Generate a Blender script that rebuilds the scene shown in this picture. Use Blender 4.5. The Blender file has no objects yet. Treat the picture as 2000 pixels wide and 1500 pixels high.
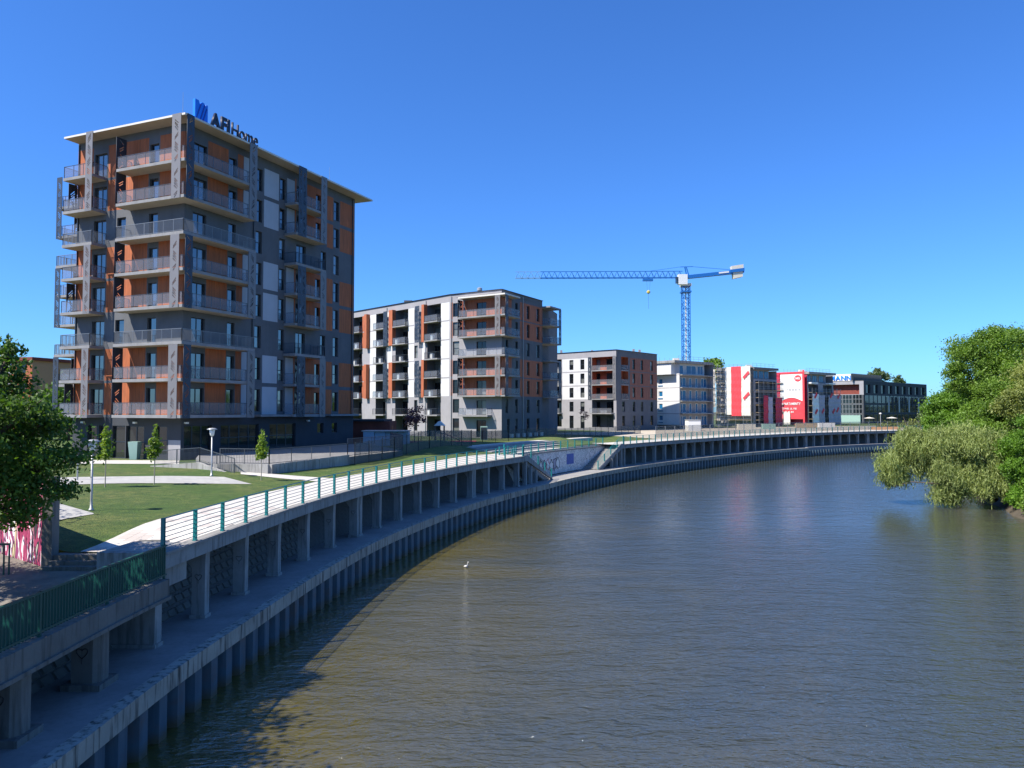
import bpy, math, random
import numpy as np
from mathutils import Vector, Matrix
from mathutils.geometry import tessellate_polygon
R = math.radians
random.seed(7)
RNG = np.random.default_rng(11)
S = bpy.context.scene
C = S.collection

# ------------------------------------------------------------------ camera, light, exposure
CAMZ = 9.4
PITCH = R(2.08)
FPX = 1460.0
cam = bpy.data.objects.new('camera', bpy.data.cameras.new('camera'))
C.objects.link(cam)
cam.location = (0, 0, CAMZ)
cam.rotation_euler = (R(90) + PITCH, 0, 0)
cam.data.sensor_width = 36.0
cam.data.lens = 36.0 * FPX / 2000.0
cam.data.clip_start = 0.2
cam.data.clip_end = 6000
S.camera = cam

SUNV = Vector((-0.72, -0.38, 1.0)).normalized()      # towards the sun
SUN_EL = math.asin(SUNV.z)
SUN_AZ = math.atan2(SUNV.x, SUNV.y)                  # from +Y, clockwise
world = bpy.data.worlds.new('World')
S.world = world
world.use_nodes = True
wn = world.node_tree
wn.nodes.clear()
w_out = wn.nodes.new('ShaderNodeOutputWorld')
w_bg = wn.nodes.new('ShaderNodeBackground')
w_sky = wn.nodes.new('ShaderNodeTexSky')
w_sky.sky_type = 'NISHITA'
w_sky.sun_disc = False
w_sky.sun_elevation = SUN_EL
w_sky.sun_rotation = SUN_AZ
w_sky.altitude = 0
w_sky.air_density = 1.0
w_sky.dust_density = 0.3
w_sky.ozone_density = 3.0
w_mul = wn.nodes.new('ShaderNodeMix')
w_mul.data_type = 'RGBA'
w_mul.blend_type = 'MULTIPLY'
w_mul.inputs[0].default_value = 1.0
w_mul.inputs[7].default_value = (0.37, 0.75, 1.32, 1)
w_bg.inputs['Strength'].default_value = 0.092
wn.links.new(w_sky.outputs[0], w_mul.inputs[6])
wn.links.new(w_mul.outputs[2], w_bg.inputs[0])
wn.links.new(w_bg.outputs[0], w_out.inputs[0])

sun = bpy.data.objects.new('sun', bpy.data.lights.new('sun', 'SUN'))
C.objects.link(sun)
sun.data.energy = 5.0
sun.data.angle = R(0.53)
sun.data.color = (1.0, 0.935, 0.83)
sun.rotation_euler = (-SUNV).to_track_quat('-Z', 'Y').to_euler()
sun.location = (-60, -20, 90)

S.view_settings.view_transform = 'Standard'
S.view_settings.look = 'None'
S.view_settings.exposure = 0.82
S.view_settings.gamma = 1.0
S.view_settings.use_curve_mapping = False
S.cycles.max_bounces = 6
S.cycles.diffuse_bounces = 3
S.cycles.glossy_bounces = 3
S.cycles.transparent_max_bounces = 12
S.cycles.caustics_reflective = False
S.cycles.caustics_refractive = False
S.cycles.use_adaptive_sampling = True

# ------------------------------------------------------------------ materials
class NT:
    def __init__(s, name):
        s.m = bpy.data.materials.new(name)
        s.m.use_nodes = True
        s.t = s.m.node_tree
        s.b = s.t.nodes['Principled BSDF']
        s.out = s.t.nodes['Material Output']
        s.geo = s.t.nodes.new('ShaderNodeNewGeometry')
        s.pos = s.geo.outputs['Position']
    def n(s, typ, **kw):
        x = s.t.nodes.new(typ)
        for k, v in kw.items():
            setattr(x, k, v)
        return x
    def l(s, a, b):
        s.t.links.new(a, b)
    def mapped(s, scale=(1, 1, 1), rot=(0, 0, 0), src=None):
        m = s.n('ShaderNodeMapping')
        m.inputs['Scale'].default_value = scale
        m.inputs['Rotation'].default_value = rot
        s.l(src or s.pos, m.inputs['Vector'])
        return m.outputs[0]
    def noise(s, scale=1, detail=3, rough=0.55, vec=None, dist=0.0):
        x = s.n('ShaderNodeTexNoise')
        x.inputs['Scale'].default_value = scale
        x.inputs['Detail'].default_value = detail
        x.inputs['Roughness'].default_value = rough
        x.inputs['Distortion'].default_value = dist
        s.l(vec or s.pos, x.inputs['Vector'])
        return x.outputs['Fac']
    def ramp(s, fac, stops, interp='LINEAR'):
        x = s.n('ShaderNodeValToRGB')
        x.color_ramp.interpolation = interp
        e = x.color_ramp.elements
        while len(e) < len(stops):
            e.new(0.5)
        for i, (p, c) in enumerate(stops):
            e[i].position = p
            if not hasattr(c, '__len__'):
                c = (c, c, c)
            e[i].color = (c[0], c[1], c[2], 1)
        s.l(fac, x.inputs[0])
        return x.outputs[0]
    def mix(s, fac, a, b, typ='MIX'):
        x = s.n('ShaderNodeMix', data_type='RGBA', blend_type=typ)
        for inp, v in ((x.inputs[0], fac), (x.inputs[6], a), (x.inputs[7], b)):
            if hasattr(v, 'is_linked') or isinstance(v, bpy.types.NodeSocket):
                s.l(v, inp)
            elif hasattr(v, '__len__'):
                inp.default_value = (v[0], v[1], v[2], 1)
            else:
                inp.default_value = v
        return x.outputs[2]
    def math(s, op, a, b=0.0, clamp=False):
        x = s.n('ShaderNodeMath', operation=op, use_clamp=clamp)
        for inp, v in ((x.inputs[0], a), (x.inputs[1], b)):
            if isinstance(v, bpy.types.NodeSocket):
                s.l(v, inp)
            else:
                inp.default_value = v
        return x.outputs[0]
    def bump(s, h, strength=0.3, dist=0.02, norm=None):
        x = s.n('ShaderNodeBump')
        x.inputs['Strength'].default_value = strength
        x.inputs['Distance'].default_value = dist
        s.l(h, x.inputs['Height'])
        if norm:
            s.l(norm, x.inputs['Normal'])
        s.l(x.outputs[0], s.b.inputs['Normal'])
        return x.outputs[0]
    def color(s, c):
        if isinstance(c, bpy.types.NodeSocket):
            s.l(c, s.b.inputs['Base Color'])
        else:
            s.b.inputs['Base Color'].default_value = (c[0], c[1], c[2], 1)
    def rough(s, r):
        if isinstance(r, bpy.types.NodeSocket):
            s.l(r, s.b.inputs['Roughness'])
        else:
            s.b.inputs['Roughness'].default_value = r

def stucco(name, col, var=0.12, streak=0.10, rough=0.9):
    t = NT(name)
    a = t.noise(0.6, 4, 0.6)
    st = t.noise(1.0, 3, 0.6, vec=t.mapped((3.0, 3.0, 0.22)))
    c = t.mix(t.ramp(a, [(0.3, 0), (0.7, 1)]), [x * (1 - var) for x in col], [x * (1 + var) for x in col])
    c = t.mix(t.ramp(st, [(0.45, 0), (0.75, streak * 2)]), c, [x * 0.6 for x in col])
    t.color(c)
    t.rough(rough)
    t.bump(t.noise(60, 2), 0.25, 0.004)
    return t.m

def simple(name, col, rough=0.5, metal=0.0, var=0.08, scale=3.0):
    t = NT(name)
    c = t.mix(t.noise(scale, 3), [x * (1 - var) for x in col], [x * (1 + var) for x in col])
    t.color(c)
    t.rough(rough)
    t.b.inputs['Metallic'].default_value = metal
    return t.m

def concrete(name, col=(0.34, 0.34, 0.33), stain=0.5, scale=1.0, rough=0.88):
    t = NT(name)
    a = t.noise(0.8 * scale, 5, 0.62)
    f = t.noise(9 * scale, 4, 0.6)
    drip = t.noise(1.0, 4, 0.6, vec=t.mapped((5.0, 5.0, 0.5)))
    c = t.mix(t.ramp(a, [(0.3, 0), (0.72, 1)]), [x * 0.78 for x in col], [x * 1.15 for x in col])
    c = t.mix(t.math('MULTIPLY', t.ramp(f, [(0.4, 0), (0.8, 1)]), 0.35), c, [x * 0.7 for x in col])
    c = t.mix(t.math('MULTIPLY', t.ramp(drip, [(0.5, 0), (0.66, 1)]), stain), c, (0.07, 0.065, 0.055))
    t.color(c)
    t.rough(rough)
    t.bump(t.noise(25, 4), 0.3, 0.01)
    return t.m

M = {}
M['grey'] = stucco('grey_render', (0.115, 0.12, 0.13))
M['charcoal'] = stucco('charcoal_render', (0.045, 0.05, 0.06))
M['white'] = stucco('white_render', (0.58, 0.58, 0.58), 0.07, 0.10)
M['panelgrey'] = stucco('pale_grey_render', (0.42, 0.44, 0.48), 0.05, 0.05)
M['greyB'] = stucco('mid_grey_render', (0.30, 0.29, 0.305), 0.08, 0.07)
M['soffit'] = stucco('soffit_render', (0.46, 0.40, 0.33), 0.05, 0.05)

def terracotta(name, col):
    t = NT(name)
    st = t.noise(1.0, 4, 0.65, vec=t.mapped((7.0, 7.0, 0.5)))
    bl = t.noise(1.3, 4, 0.6)
    c = t.mix(t.ramp(st, [(0.3, 0), (0.7, 1)]), [x * 0.62 for x in col], [x * 1.2 for x in col])
    c = t.mix(t.ramp(bl, [(0.4, 0), (0.8, 0.45)]), c, (col[0] * 0.6, col[1] * 0.75, col[2] * 0.9))
    t.color(c)
    t.rough(0.75)
    t.bump(st, 0.3, 0.01)
    return t.m
M['terra'] = terracotta('rust_board', (0.43, 0.115, 0.036))
M['terraB'] = terracotta('rust_board_far', (0.43, 0.12, 0.05))
M['terraShade'] = terracotta('rust_board_far_shaded', (0.25, 0.095, 0.06))  # far rust board with the right face's shade mixed into its colour

M['concrete'] = concrete('light_concrete', (0.31, 0.305, 0.29), 0.55)
M['slab'] = concrete('slab_edge_concrete', (0.25, 0.25, 0.255), 0.12)
M['roofconc'] = stucco('roof_edge_white', (0.62, 0.60, 0.55), 0.05, 0.05)
M['old_concrete'] = concrete('old_concrete', (0.17, 0.162, 0.145), 0.75)
M['walk'] = concrete('walkway_concrete', (0.27, 0.26, 0.245), 0.15, 0.7)
M['cap'] = concrete('stained_cap_concrete', (0.36, 0.34, 0.29), 1.0)
M['frame'] = simple('anthracite_frame', (0.022, 0.026, 0.032), 0.35)
M['railmetal'] = simple('grey_rail_metal', (0.10, 0.11, 0.12), 0.4, 0.5)
M['bar_metal'] = simple('galvanised_bars', (0.22, 0.23, 0.24), 0.45, 0.4)
M['navy_rail'] = simple('navy_bars', (0.03, 0.045, 0.07), 0.4, 0.3)
M['screen'] = simple('grey_screen_metal', (0.17, 0.165, 0.17), 0.5, 0.1)
M['screen_dark'] = simple('navy_screen_metal', (0.035, 0.048, 0.07), 0.5, 0.2)
M['turq'] = simple('turquoise_paint', (0.012, 0.19, 0.20), 0.35)
M['green_fence'] = simple('dark_green_paint', (0.006, 0.070, 0.055), 0.4)
M['dark'] = simple('near_black_metal', (0.012, 0.014, 0.017), 0.4)
M['whitepaint'] = simple('white_paint', (0.72, 0.72, 0.70), 0.5)
M['lamp_grey'] = simple('lamp_grey', (0.36, 0.37, 0.37), 0.4, 0.3)
M['crane_blue'] = simple('crane_blue', (0.015, 0.13, 0.42), 0.35)
M['crane_blue_pale'] = simple('crane_pale_blue', (0.16, 0.33, 0.56), 0.4)
M['cream'] = simple('cream_ballast', (0.62, 0.58, 0.48), 0.7)
M['yellow'] = simple('yellow_paint', (0.50, 0.42, 0.10), 0.5)
M['red'] = simple('red_tarp', (0.60, 0.045, 0.06), 0.7, 0, .18, 1.0)
M['darkred'] = simple('crimson_tarp', (0.42, 0.018, 0.05), 0.6)
M['tarp'] = simple('pale_tarp', (0.62, 0.58, 0.52), 0.75, 0, 0.12, 0.6)
M['tarpgrey'] = simple('grey_netting', (0.36, 0.34, 0.40), 0.8, 0, 0.2, 0.6)
M['plank'] = simple('scaffold_plank', (0.42, 0.32, 0.20), 0.8, 0, 0.3)
M['scaf'] = simple('scaffold_tube', (0.30, 0.30, 0.31), 0.45, 0.5)
M['signblue'] = simple('sign_blue', (0.005, 0.20, 0.85), 0.4)
M['signdark'] = simple('sign_navy', (0.006, 0.010, 0.03), 0.35)
M['brick'] = stucco('brick_red_render', (0.20, 0.05, 0.035), 0.25, 0.1)
M['container'] = simple('pale_blue_cladding', (0.30, 0.40, 0.50), 0.5)
M['playred'] = simple('red_rubber', (0.42, 0.05, 0.06), 0.8)
M['blue_film'] = simple('blue_film', (0.012, 0.12, 0.26), 0.25)
M['bark'] = simple('bark', (0.085, 0.065, 0.048), 0.9, 0, 0.35, 6)
M['palebark'] = simple('pale_bark', (0.33, 0.29, 0.23), 0.9, 0, 0.2, 6)
M['bird'] = simple('white_feathers', (0.55, 0.53, 0.50), 0.8)
M['orange'] = simple('orange_barrier', (0.50, 0.27, 0.13), 0.6)
M['roofdark'] = simple('roof_membrane', (0.10, 0.10, 0.10), 0.9)
M['black_spray'] = simple('black_spray', (0.012, 0.012, 0.014), 0.6)
M['teal_print'] = simple('pale_green_plastic', (0.28, 0.42, 0.36), 0.5)

def pane_mat(name, lo, hi, ior=2.1):
    t = NT(name)
    oi = t.n('ShaderNodeObjectInfo')
    # behind the glass: dark room, or a pale blind hanging part of the way down
    blind = t.ramp(oi.outputs['Random'], [(0.0, 0), (0.70, 0), (0.78, 0.75), (1.0, 1)])
    c = t.mix(blind, lo, hi)
    c = t.mix(t.ramp(t.noise(0.9, 2), [(0.35, 0), (0.7, 0.5)]), c, lo)
    t.color(c)
    t.rough(0.04)
    t.b.inputs['IOR'].default_value = ior
    t.bump(t.noise(0.7, 2), 0.06, 0.05)
    return t.m
M['pane'] = pane_mat('window_glass', (0.012, 0.015, 0.018), (0.13, 0.14, 0.14), 2.3)
M['paneB'] = pane_mat('window_glass_far', (0.010, 0.012, 0.014), (0.20, 0.21, 0.20), 1.5)
M['shopglass'] = pane_mat('shop_glass', (0.016, 0.020, 0.020), (0.03, 0.035, 0.033), 1.8)
M['office_glass'] = pane_mat('office_glass', (0.010, 0.014, 0.016), (0.022, 0.026, 0.028), 1.6)

def rail_glass():
    t = NT('balustrade_glass')
    tr = t.n('ShaderNodeBsdfTransparent')
    tr.inputs[0].default_value = (0.90, 0.93, 0.95, 1)
    t.color((0.40, 0.41, 0.46))
    t.rough(0.08)
    ms = t.n('ShaderNodeMixShader')
    ms.inputs[0].default_value = 0.15
    t.l(tr.outputs[0], ms.inputs[1])
    t.l(t.b.outputs[0], ms.inputs[2])
    t.l(ms.outputs[0], t.out.inputs[0])
    return t.m
M['glass'] = rail_glass()

def netting():
    t = NT('sheer_mesh')
    tr = t.n('ShaderNodeBsdfTransparent')
    t.color((0.05, 0.07, 0.08))
    t.rough(0.6)
    ms = t.n('ShaderNodeMixShader')
    ms.inputs[0].default_value = 0.30
    t.l(tr.outputs[0], ms.inputs[1])
    t.l(t.b.outputs[0], ms.inputs[2])
    t.l(ms.outputs[0], t.out.inputs[0])
    return t.m
M['mesh'] = netting()

def leaf_mat(name, dark, light, trans=0.35, scale=0.35):
    t = NT(name)
    rnd = t.geo.outputs['Random Per Island']
    c = t.mix(rnd, dark, light)
    c = t.mix(t.ramp(t.noise(scale, 3), [(0.35, 0), (0.65, 0.7)]), c, [x * 1.25 for x in light])
    t.color(c)
    t.rough(0.6)
    tl = t.n('ShaderNodeBsdfTranslucent')
    t.l(t.mix(1.0, c, (1.5, 1.55, 0.6), 'MULTIPLY'), tl.inputs[0])
    ms = t.n('ShaderNodeMixShader')
    ms.inputs[0].default_value = trans
    t.l(t.b.outputs[0], ms.inputs[1])
    t.l(tl.outputs[0], ms.inputs[2])
    t.l(ms.outputs[0], t.out.inputs[0])
    return t.m
M['leaf_dark'] = leaf_mat('leaf_dark_green', (0.024, 0.058, 0.010), (0.085, 0.165, 0.022))
M['leaf_mid'] = leaf_mat('leaf_mid_green', (0.050, 0.105, 0.010), (0.15, 0.25, 0.028))
M['leaf_olive'] = leaf_mat('leaf_olive_green', (0.075, 0.11, 0.020), (0.23, 0.26, 0.06))
M['leaf_bright'] = leaf_mat('leaf_bright_green', (0.05, 0.12, 0.008), (0.13, 0.25, 0.02))
M['leaf_willow'] = leaf_mat('leaf_willow', (0.11, 0.155, 0.04), (0.29, 0.34, 0.11))
M['leaf_young'] = leaf_mat('leaf_young', (0.07, 0.14, 0.012), (0.20, 0.28, 0.03))
M['leaf_purple'] = leaf_mat('leaf_purple', (0.09, 0.03, 0.045), (0.22, 0.09, 0.11))
M['leaf_far'] = leaf_mat('leaf_far', (0.045, 0.075, 0.035), (0.09, 0.13, 0.05))

def grass_mat():
    t = NT('lawn')
    a = t.noise(0.16, 4, 0.6)
    b = t.noise(1.6, 5, 0.72)
    d = t.noise(14.0, 4, 0.75)
    c = t.mix(t.ramp(a, [(0.40, 0), (0.60, 1)]), (0.085, 0.155, 0.016), (0.20, 0.21, 0.05))
    c = t.mix(t.ramp(b, [(0.40, 0.75), (0.62, 0)]), c, (0.045, 0.095, 0.012))
    c = t.mix(t.ramp(b, [(0.60, 0), (0.75, 0.6)]), c, (0.27, 0.24, 0.09))
    c = t.mix(t.ramp(d, [(0.36, 0.8), (0.56, 0)]), c, (0.025, 0.055, 0.008))
    t.color(c)
    t.rough(0.9)
    t.bump(d, 1.0, 0.12)
    return t.m
M['grass'] = grass_mat()

def paving_mat(name, c1, c2, scale, rot=0.0, mortar=0.02, w=0.6, h=0.3):
    t = NT(name)
    v = t.mapped((scale, scale, scale), (0, 0, rot))
    br = t.n('ShaderNodeTexBrick')
    br.inputs['Color1'].default_value = (*c1, 1)
    br.inputs['Color2'].default_value = (*c2, 1)
    br.inputs['Mortar'].default_value = (c1[0] * 0.72, c1[1] * 0.72, c1[2] * 0.70, 1)
    br.inputs['Scale'].default_value = 1.0
    br.inputs['Mortar Size'].default_value = mortar
    br.inputs['Brick Width'].default_value = w
    br.inputs['Row Height'].default_value = h
    t.l(v, br.inputs['Vector'])
    c = t.mix(t.ramp(t.noise(0.5, 4), [(0.3, 0), (0.7, 0.35)]), br.outputs['Color'], [x * 0.8 for x in c1])
    t.color(c)
    t.rough(0.85)
    t.bump(br.outputs['Fac'], -0.3, 0.01)
    return t.m
M['paving'] = paving_mat('promenade_paving', (0.56, 0.53, 0.48), (0.46, 0.43, 0.39), 1.0, R(-5))
M['path'] = paving_mat('path_paving', (0.42, 0.41, 0.38), (0.33, 0.32, 0.31), 1.0, R(20))
M['cobble'] = paving_mat('revetment_stone', (0.11, 0.108, 0.10), (0.085, 0.083, 0.078), 2.0, R(20), 0.05, 0.6, 0.42)
M['stone'] = simple('revetment_block', (0.12, 0.118, 0.105), 0.9, 0, 0.35, 2.5)
M['mortar'] = simple('dark_mortar', (0.07, 0.068, 0.06), 0.95, 0, 0.3, 2)
M['slabA'] = simple('paving_slab_pale', (0.56, 0.53, 0.48), 0.85, 0, 0.12, 2.5)
M['slabB'] = simple('paving_slab_warm', (0.44, 0.39, 0.35), 0.85, 0, 0.12, 2.5)

def old_path():
    t = NT('old_asphalt')
    c = t.mix(t.ramp(t.noise(1.2, 5, 0.65), [(0.35, 0), (0.7, 1)]), (0.13, 0.115, 0.10), (0.24, 0.21, 0.175))
    t.color(c); t.rough(0.95)
    t.bump(t.noise(14, 4), 0.6, 0.03)
    return t.m
M['oldpath'] = old_path()

def soil():
    t = NT('soil')
    c = t.mix(t.ramp(t.noise(0.3, 5, 0.6), [(0.35, 0), (0.65, 1)]), (0.05, 0.085, 0.015), (0.10, 0.085, 0.05))
    t.color(c); t.rough(0.95)
    return t.m
M['soil'] = soil()
def mud():
    t = NT('bank_mud')
    t.color(t.mix(t.noise(1.0, 5), (0.04, 0.032, 0.02), (0.10, 0.08, 0.055))); t.rough(0.9)
    return t.m
M['mud'] = mud()

def pile_mat():
    t = NT('sheet_pile_steel')
    sep = t.n('ShaderNodeSeparateXYZ')
    t.l(t.pos, sep.inputs[0])
    st = t.noise(1.0, 4, 0.6, vec=t.mapped((4, 4, 0.4)))
    c = t.mix(t.ramp(st, [(0.3, 0), (0.7, 1)]), (0.040, 0.080, 0.110), (0.085, 0.135, 0.170))
    lo = t.math('ADD', sep.outputs[2], t.math('MULTIPLY', t.noise(3, 3), 0.25))
    c = t.mix(t.ramp(lo, [(0.20, 1), (0.55, 0)]), c, (0.10, 0.078, 0.045))
    c = t.mix(t.ramp(t.noise(0.9, 4), [(0.55, 0), (0.75, .6)]), c, (0.13, 0.07, 0.035))
    t.color(c)
    t.rough(0.5)
    t.b.inputs['Metallic'].default_value = 0.1
    return t.m
M['pile'] = pile_mat()

def water_mat():
    t = NT('river_water')
    sx = t.n('ShaderNodeSeparateXYZ')
    t.l(t.pos, sx.inputs[0])
    # calm olive lee by the quay; ruffled stream, sky reflection greyed into the colour
    lee = t.math('MULTIPLY', t.math('ADD', sx.outputs[0], 9.0), 0.020)
    wind = t.math('ADD', t.noise(0.055, 4, 0.6, dist=0.8), lee)
    t.color(t.mix(t.ramp(wind, [(0.42, 0), (0.85, 1)]), (0.100, 0.078, 0.006), (0.050, 0.055, 0.038)))
    t.rough(0.05)
    t.b.inputs['IOR'].default_value = 2.7
    patch = t.ramp(wind, [(0.40, 0.22), (0.62, 0.75), (0.9, 1.0)])
    v1 = t.mapped((0.9, 2.1, 1.0), (0, 0, R(10)))
    a = t.noise(1.15, 3, 0.55, vec=v1, dist=0.7)
    b = t.noise(3.6, 3, 0.6, vec=t.mapped((0.9, 1.9, 1.0), (0, 0, R(-8))), dist=0.5)
    c = t.noise(0.30, 2, 0.5, vec=v1)
    h = t.math('ADD', t.math('MULTIPLY', a, 0.60), t.math('MULTIPLY', b, 0.30))
    h = t.math('ADD', h, t.math('MULTIPLY', c, 0.9))
    calm = t.ramp(t.math('MULTIPLY', sx.outputs[1], 0.01), [(0.26, 1.0), (0.62, 0.24)])
    h = t.math('MULTIPLY', t.math('MULTIPLY', h, patch), calm)
    t.bump(h, 1.0, 0.30)
    return t.m
M['water'] = water_mat()

def graffiti_pink():
    t = NT('pink_graffiti_wall')
    v = t.mapped((1.6, 1.6, 0.45))
    n1 = t.noise(1.1, 2, 0.5, vec=v, dist=1.2)
    c = t.ramp(n1, [(0.0, (0.40, 0.36, 0.30)), (0.34, (0.40, 0.36, 0.30)), (0.36, (0.03, 0.02, 0.03)), (0.42, (0.30, 0.025, 0.09)),
                    (0.50, (0.42, 0.07, 0.15)), (0.53, (0.72, 0.68, 0.68)), (0.57, (0.25, 0.04, 0.13)), (0.62, (0.03, 0.02, 0.03)), (0.68, (0.62, 0.50, 0.28))], 'CONSTANT')
    t.color(c); t.rough(0.8)
    return t.m
M['pinkwall'] = graffiti_pink()
def graffiti_grey():
    t = NT('grey_graffiti_wall')
    n1 = t.noise(1.0, 2, 0.5, vec=t.mapped((1.1, 1.1, 0.8)), dist=2.2)
    c = t.ramp(n1, [(0.0, (0.55, 0.54, 0.53)), (0.42, (0.60, 0.59, 0.57)), (0.45, (0.10, 0.07, 0.07)), (0.475, (0.82, 0.80, 0.78)),
                    (0.53, (0.30, 0.18, 0.18)), (0.55, (0.80, 0.78, 0.76)), (0.60, (0.58, 0.57, 0.55))], 'CONSTANT')
    t.color(c); t.rough(0.85)
    return t.m
M['greywall'] = graffiti_grey()

# ------------------------------------------------------------------ object helpers
WP = {}      # world position of unrotated parents
def wpos(o):  # world position
    return WP.get(o.name, Vector((0, 0, 0))) if o else Vector((0, 0, 0))

def props(o, label=None, cat=None, group=None, kind=None):
    if label: o['label'] = label
    if cat: o['category'] = cat
    if group: o['group'] = group
    if kind: o['kind'] = kind
    return o

def thing(name, label, cat, loc, group=None, rz=0.0):
    o = bpy.data.objects.new(name, None)
    o.empty_display_size = 0.5
    C.objects.link(o)
    o.location = loc
    o.rotation_euler = (0, 0, rz)
    WP[o.name] = Vector(loc).to_3d() if len(loc) == 3 else Vector((loc[0], loc[1], 0))
    return props(o, label, cat, group)

def poly2(pts): return [(p[0], p[1]) for p in pts]

class MB:
    def __init__(s):
        s.v = []; s.f = []; s.m = []
    def quad(s, a, b, c, d, m=0):
        i = len(s.v)
        s.v += [tuple(a), tuple(b), tuple(c), tuple(d)]
        s.f.append((i, i + 1, i + 2, i + 3)); s.m.append(m)
    def hexa(s, p, m=0):      # p: 4 bottom (ccw from above), 4 top
        i = len(s.v)
        s.v += [tuple(q) for q in p]
        for f in ((3, 2, 1, 0), (4, 5, 6, 7), (0, 1, 5, 4), (1, 2, 6, 5), (2, 3, 7, 6), (3, 0, 4, 7)):
            s.f.append(tuple(i + k for k in f)); s.m.append(m)
        return s
    def box(s, x0, x1, y0, y1, z0, z1, m=0):
        return s.hexa([(x0, y0, z0), (x1, y0, z0), (x1, y1, z0), (x0, y1, z0),
                       (x0, y0, z1), (x1, y0, z1), (x1, y1, z1), (x0, y1, z1)], m)
    def prism(s, poly, z0, z1, m=0, mtop=None, mside=None):
        n = len(poly)
        area = sum(poly[i][0] * poly[(i + 1) % n][1] - poly[(i + 1) % n][0] * poly[i][1] for i in range(n))
        if area < 0: poly = poly[::-1]
        i = len(s.v)
        s.v += [(p[0], p[1], z0) for p in poly] + [(p[0], p[1], z1) for p in poly]
        s.f.append(tuple(i + k for k in reversed(range(n)))); s.m.append(m)
        s.f.append(tuple(i + n + k for k in range(n))); s.m.append(m if mtop is None else mtop)
        for k in range(n):
            k2 = (k + 1) % n
            s.f.append((i + k, i + k2, i + n + k2, i + n + k)); s.m.append(m if mside is None else mside)
        return s
    def bar(s, a, b, w, h=None, m=0, up=(0, 0, 1)):
        a = Vector(a); b = Vector(b); h = h or w
        d = (b - a)
        if d.length < 1e-6: return s
        d.normalize()
        upv = Vector(up)
        if abs(d.dot(upv)) > 0.99: upv = Vector((1, 0, 0))
        x = d.cross(upv).normalized() * (w / 2)
        y = x.cross(d).normalized() * (h / 2)
        return s.hexa([a - x - y, a + x - y, b + x - y, b - x - y, a - x + y, a + x + y, b + x + y, b - x + y], m)
    def tube(s, pts, rad, n=8, m=0, cap=True):
        pts = [Vector(p) for p in pts]
        if not hasattr(rad, '__len__'): rad = [rad] * len(pts)
        base = len(s.v)
        for k, p in enumerate(pts):
            d = (pts[min(k + 1, len(pts) - 1)] - pts[max(k - 1, 0)]).normalized()
            a = d.cross(Vector((0.13, 0.21, 1)) if abs(d.z) < 0.95 else Vector((1, 0.1, 0))).normalized()
            b = d.cross(a)
            for j in range(n):
                an = 2 * math.pi * j / n
                s.v.append(tuple(p + (a * math.cos(an) + b * math.sin(an)) * rad[k]))
        for k in range(len(pts) - 1):
            for j in range(n):
                j2 = (j + 1) % n
                s.f.append((base + k * n + j, base + k * n + j2, base + (k + 1) * n + j2, base + (k + 1) * n + j)); s.m.append(m)
        if cap:
            s.f.append(tuple(base + j for j in reversed(range(n)))); s.m.append(m)
            s.f.append(tuple(base + (len(pts) - 1) * n + j for j in range(n))); s.m.append(m)
        return s
    def lathe(s, prof, n=12, m=0, c=(0, 0, 0)):
        base = len(s.v)
        for (r, z) in prof:
            for j in range(n):
                an = 2 * math.pi * j / n
                s.v.append((c[0] + r * math.cos(an), c[1] + r * math.sin(an), c[2] + z))
        for k in range(len(prof) - 1):
            for j in range(n):
                j2 = (j + 1) % n
                s.f.append((base + k * n + j, base + k * n + j2, base + (k + 1) * n + j2, base + (k + 1) * n + j)); s.m.append(m)
        s.f.append(tuple(base + j for j in reversed(range(n)))); s.m.append(m)
        s.f.append(tuple(base + (len(prof) - 1) * n + j for j in range(n))); s.m.append(m)
        return s
    def mesh(s, name, mats, centre=True, smooth=False):
        me = bpy.data.meshes.new(name)
        c = Vector((0, 0, 0))
        v = s.v
        if centre and v:
            xs = [p[0] for p in v]; ys = [p[1] for p in v]; zs = [p[2] for p in v]
            c = Vector(((min(xs) + max(xs)) / 2, (min(ys) + max(ys)) / 2, min(zs)))
            v = [(p[0] - c.x, p[1] - c.y, p[2] - c.z) for p in v]
        me.from_pydata(v, [], s.f)
        if not isinstance(mats, (list, tuple)): mats = [mats]
        for mm in mats: me.materials.append(mm)
        if len(mats) > 1:
            me.polygons.foreach_set('material_index', s.m)
        if smooth:
            me.polygons.foreach_set('use_smooth', [True] * len(me.polygons))
        me.update()
        return me, c
    def build(s, name, mats, parent=None, label=None, cat=None, group=None, kind=None, local=False, smooth=False):
        me, c = s.mesh(name, mats, True, smooth)
        o = bpy.data.objects.new(name, me)
        C.objects.link(o)
        if parent:
            o.parent = parent
            o.location = c if local else c - wpos(parent)
        else:
            o.location = c
        WP[o.name] = c.copy()
        return props(o, label, cat, group, kind)

def inst(me, name, parent, loc, rz=0.0, local=False, label=None):
    o = bpy.data.objects.new(name, me)
    C.objects.link(o)
    o.parent = parent
    o.location = Vector(loc) if (local or not parent) else Vector(loc) - wpos(parent)
    o.rotation_euler = (0, 0, rz)
    if label: o['label'] = label
    return o

def ground_at(px, py, z):
    """a photo pixel (2000 x 1500) to the point of the horizontal plane z it shows"""
    vx = (px - 1000) / FPX; vy = -(py - 750) / FPX
    dz = vy * math.cos(PITCH) + math.sin(PITCH)
    dy = math.cos(PITCH) - vy * math.sin(PITCH)
    k = (z - CAMZ) / dz
    return Vector((vx * k, dy * k, z))

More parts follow.
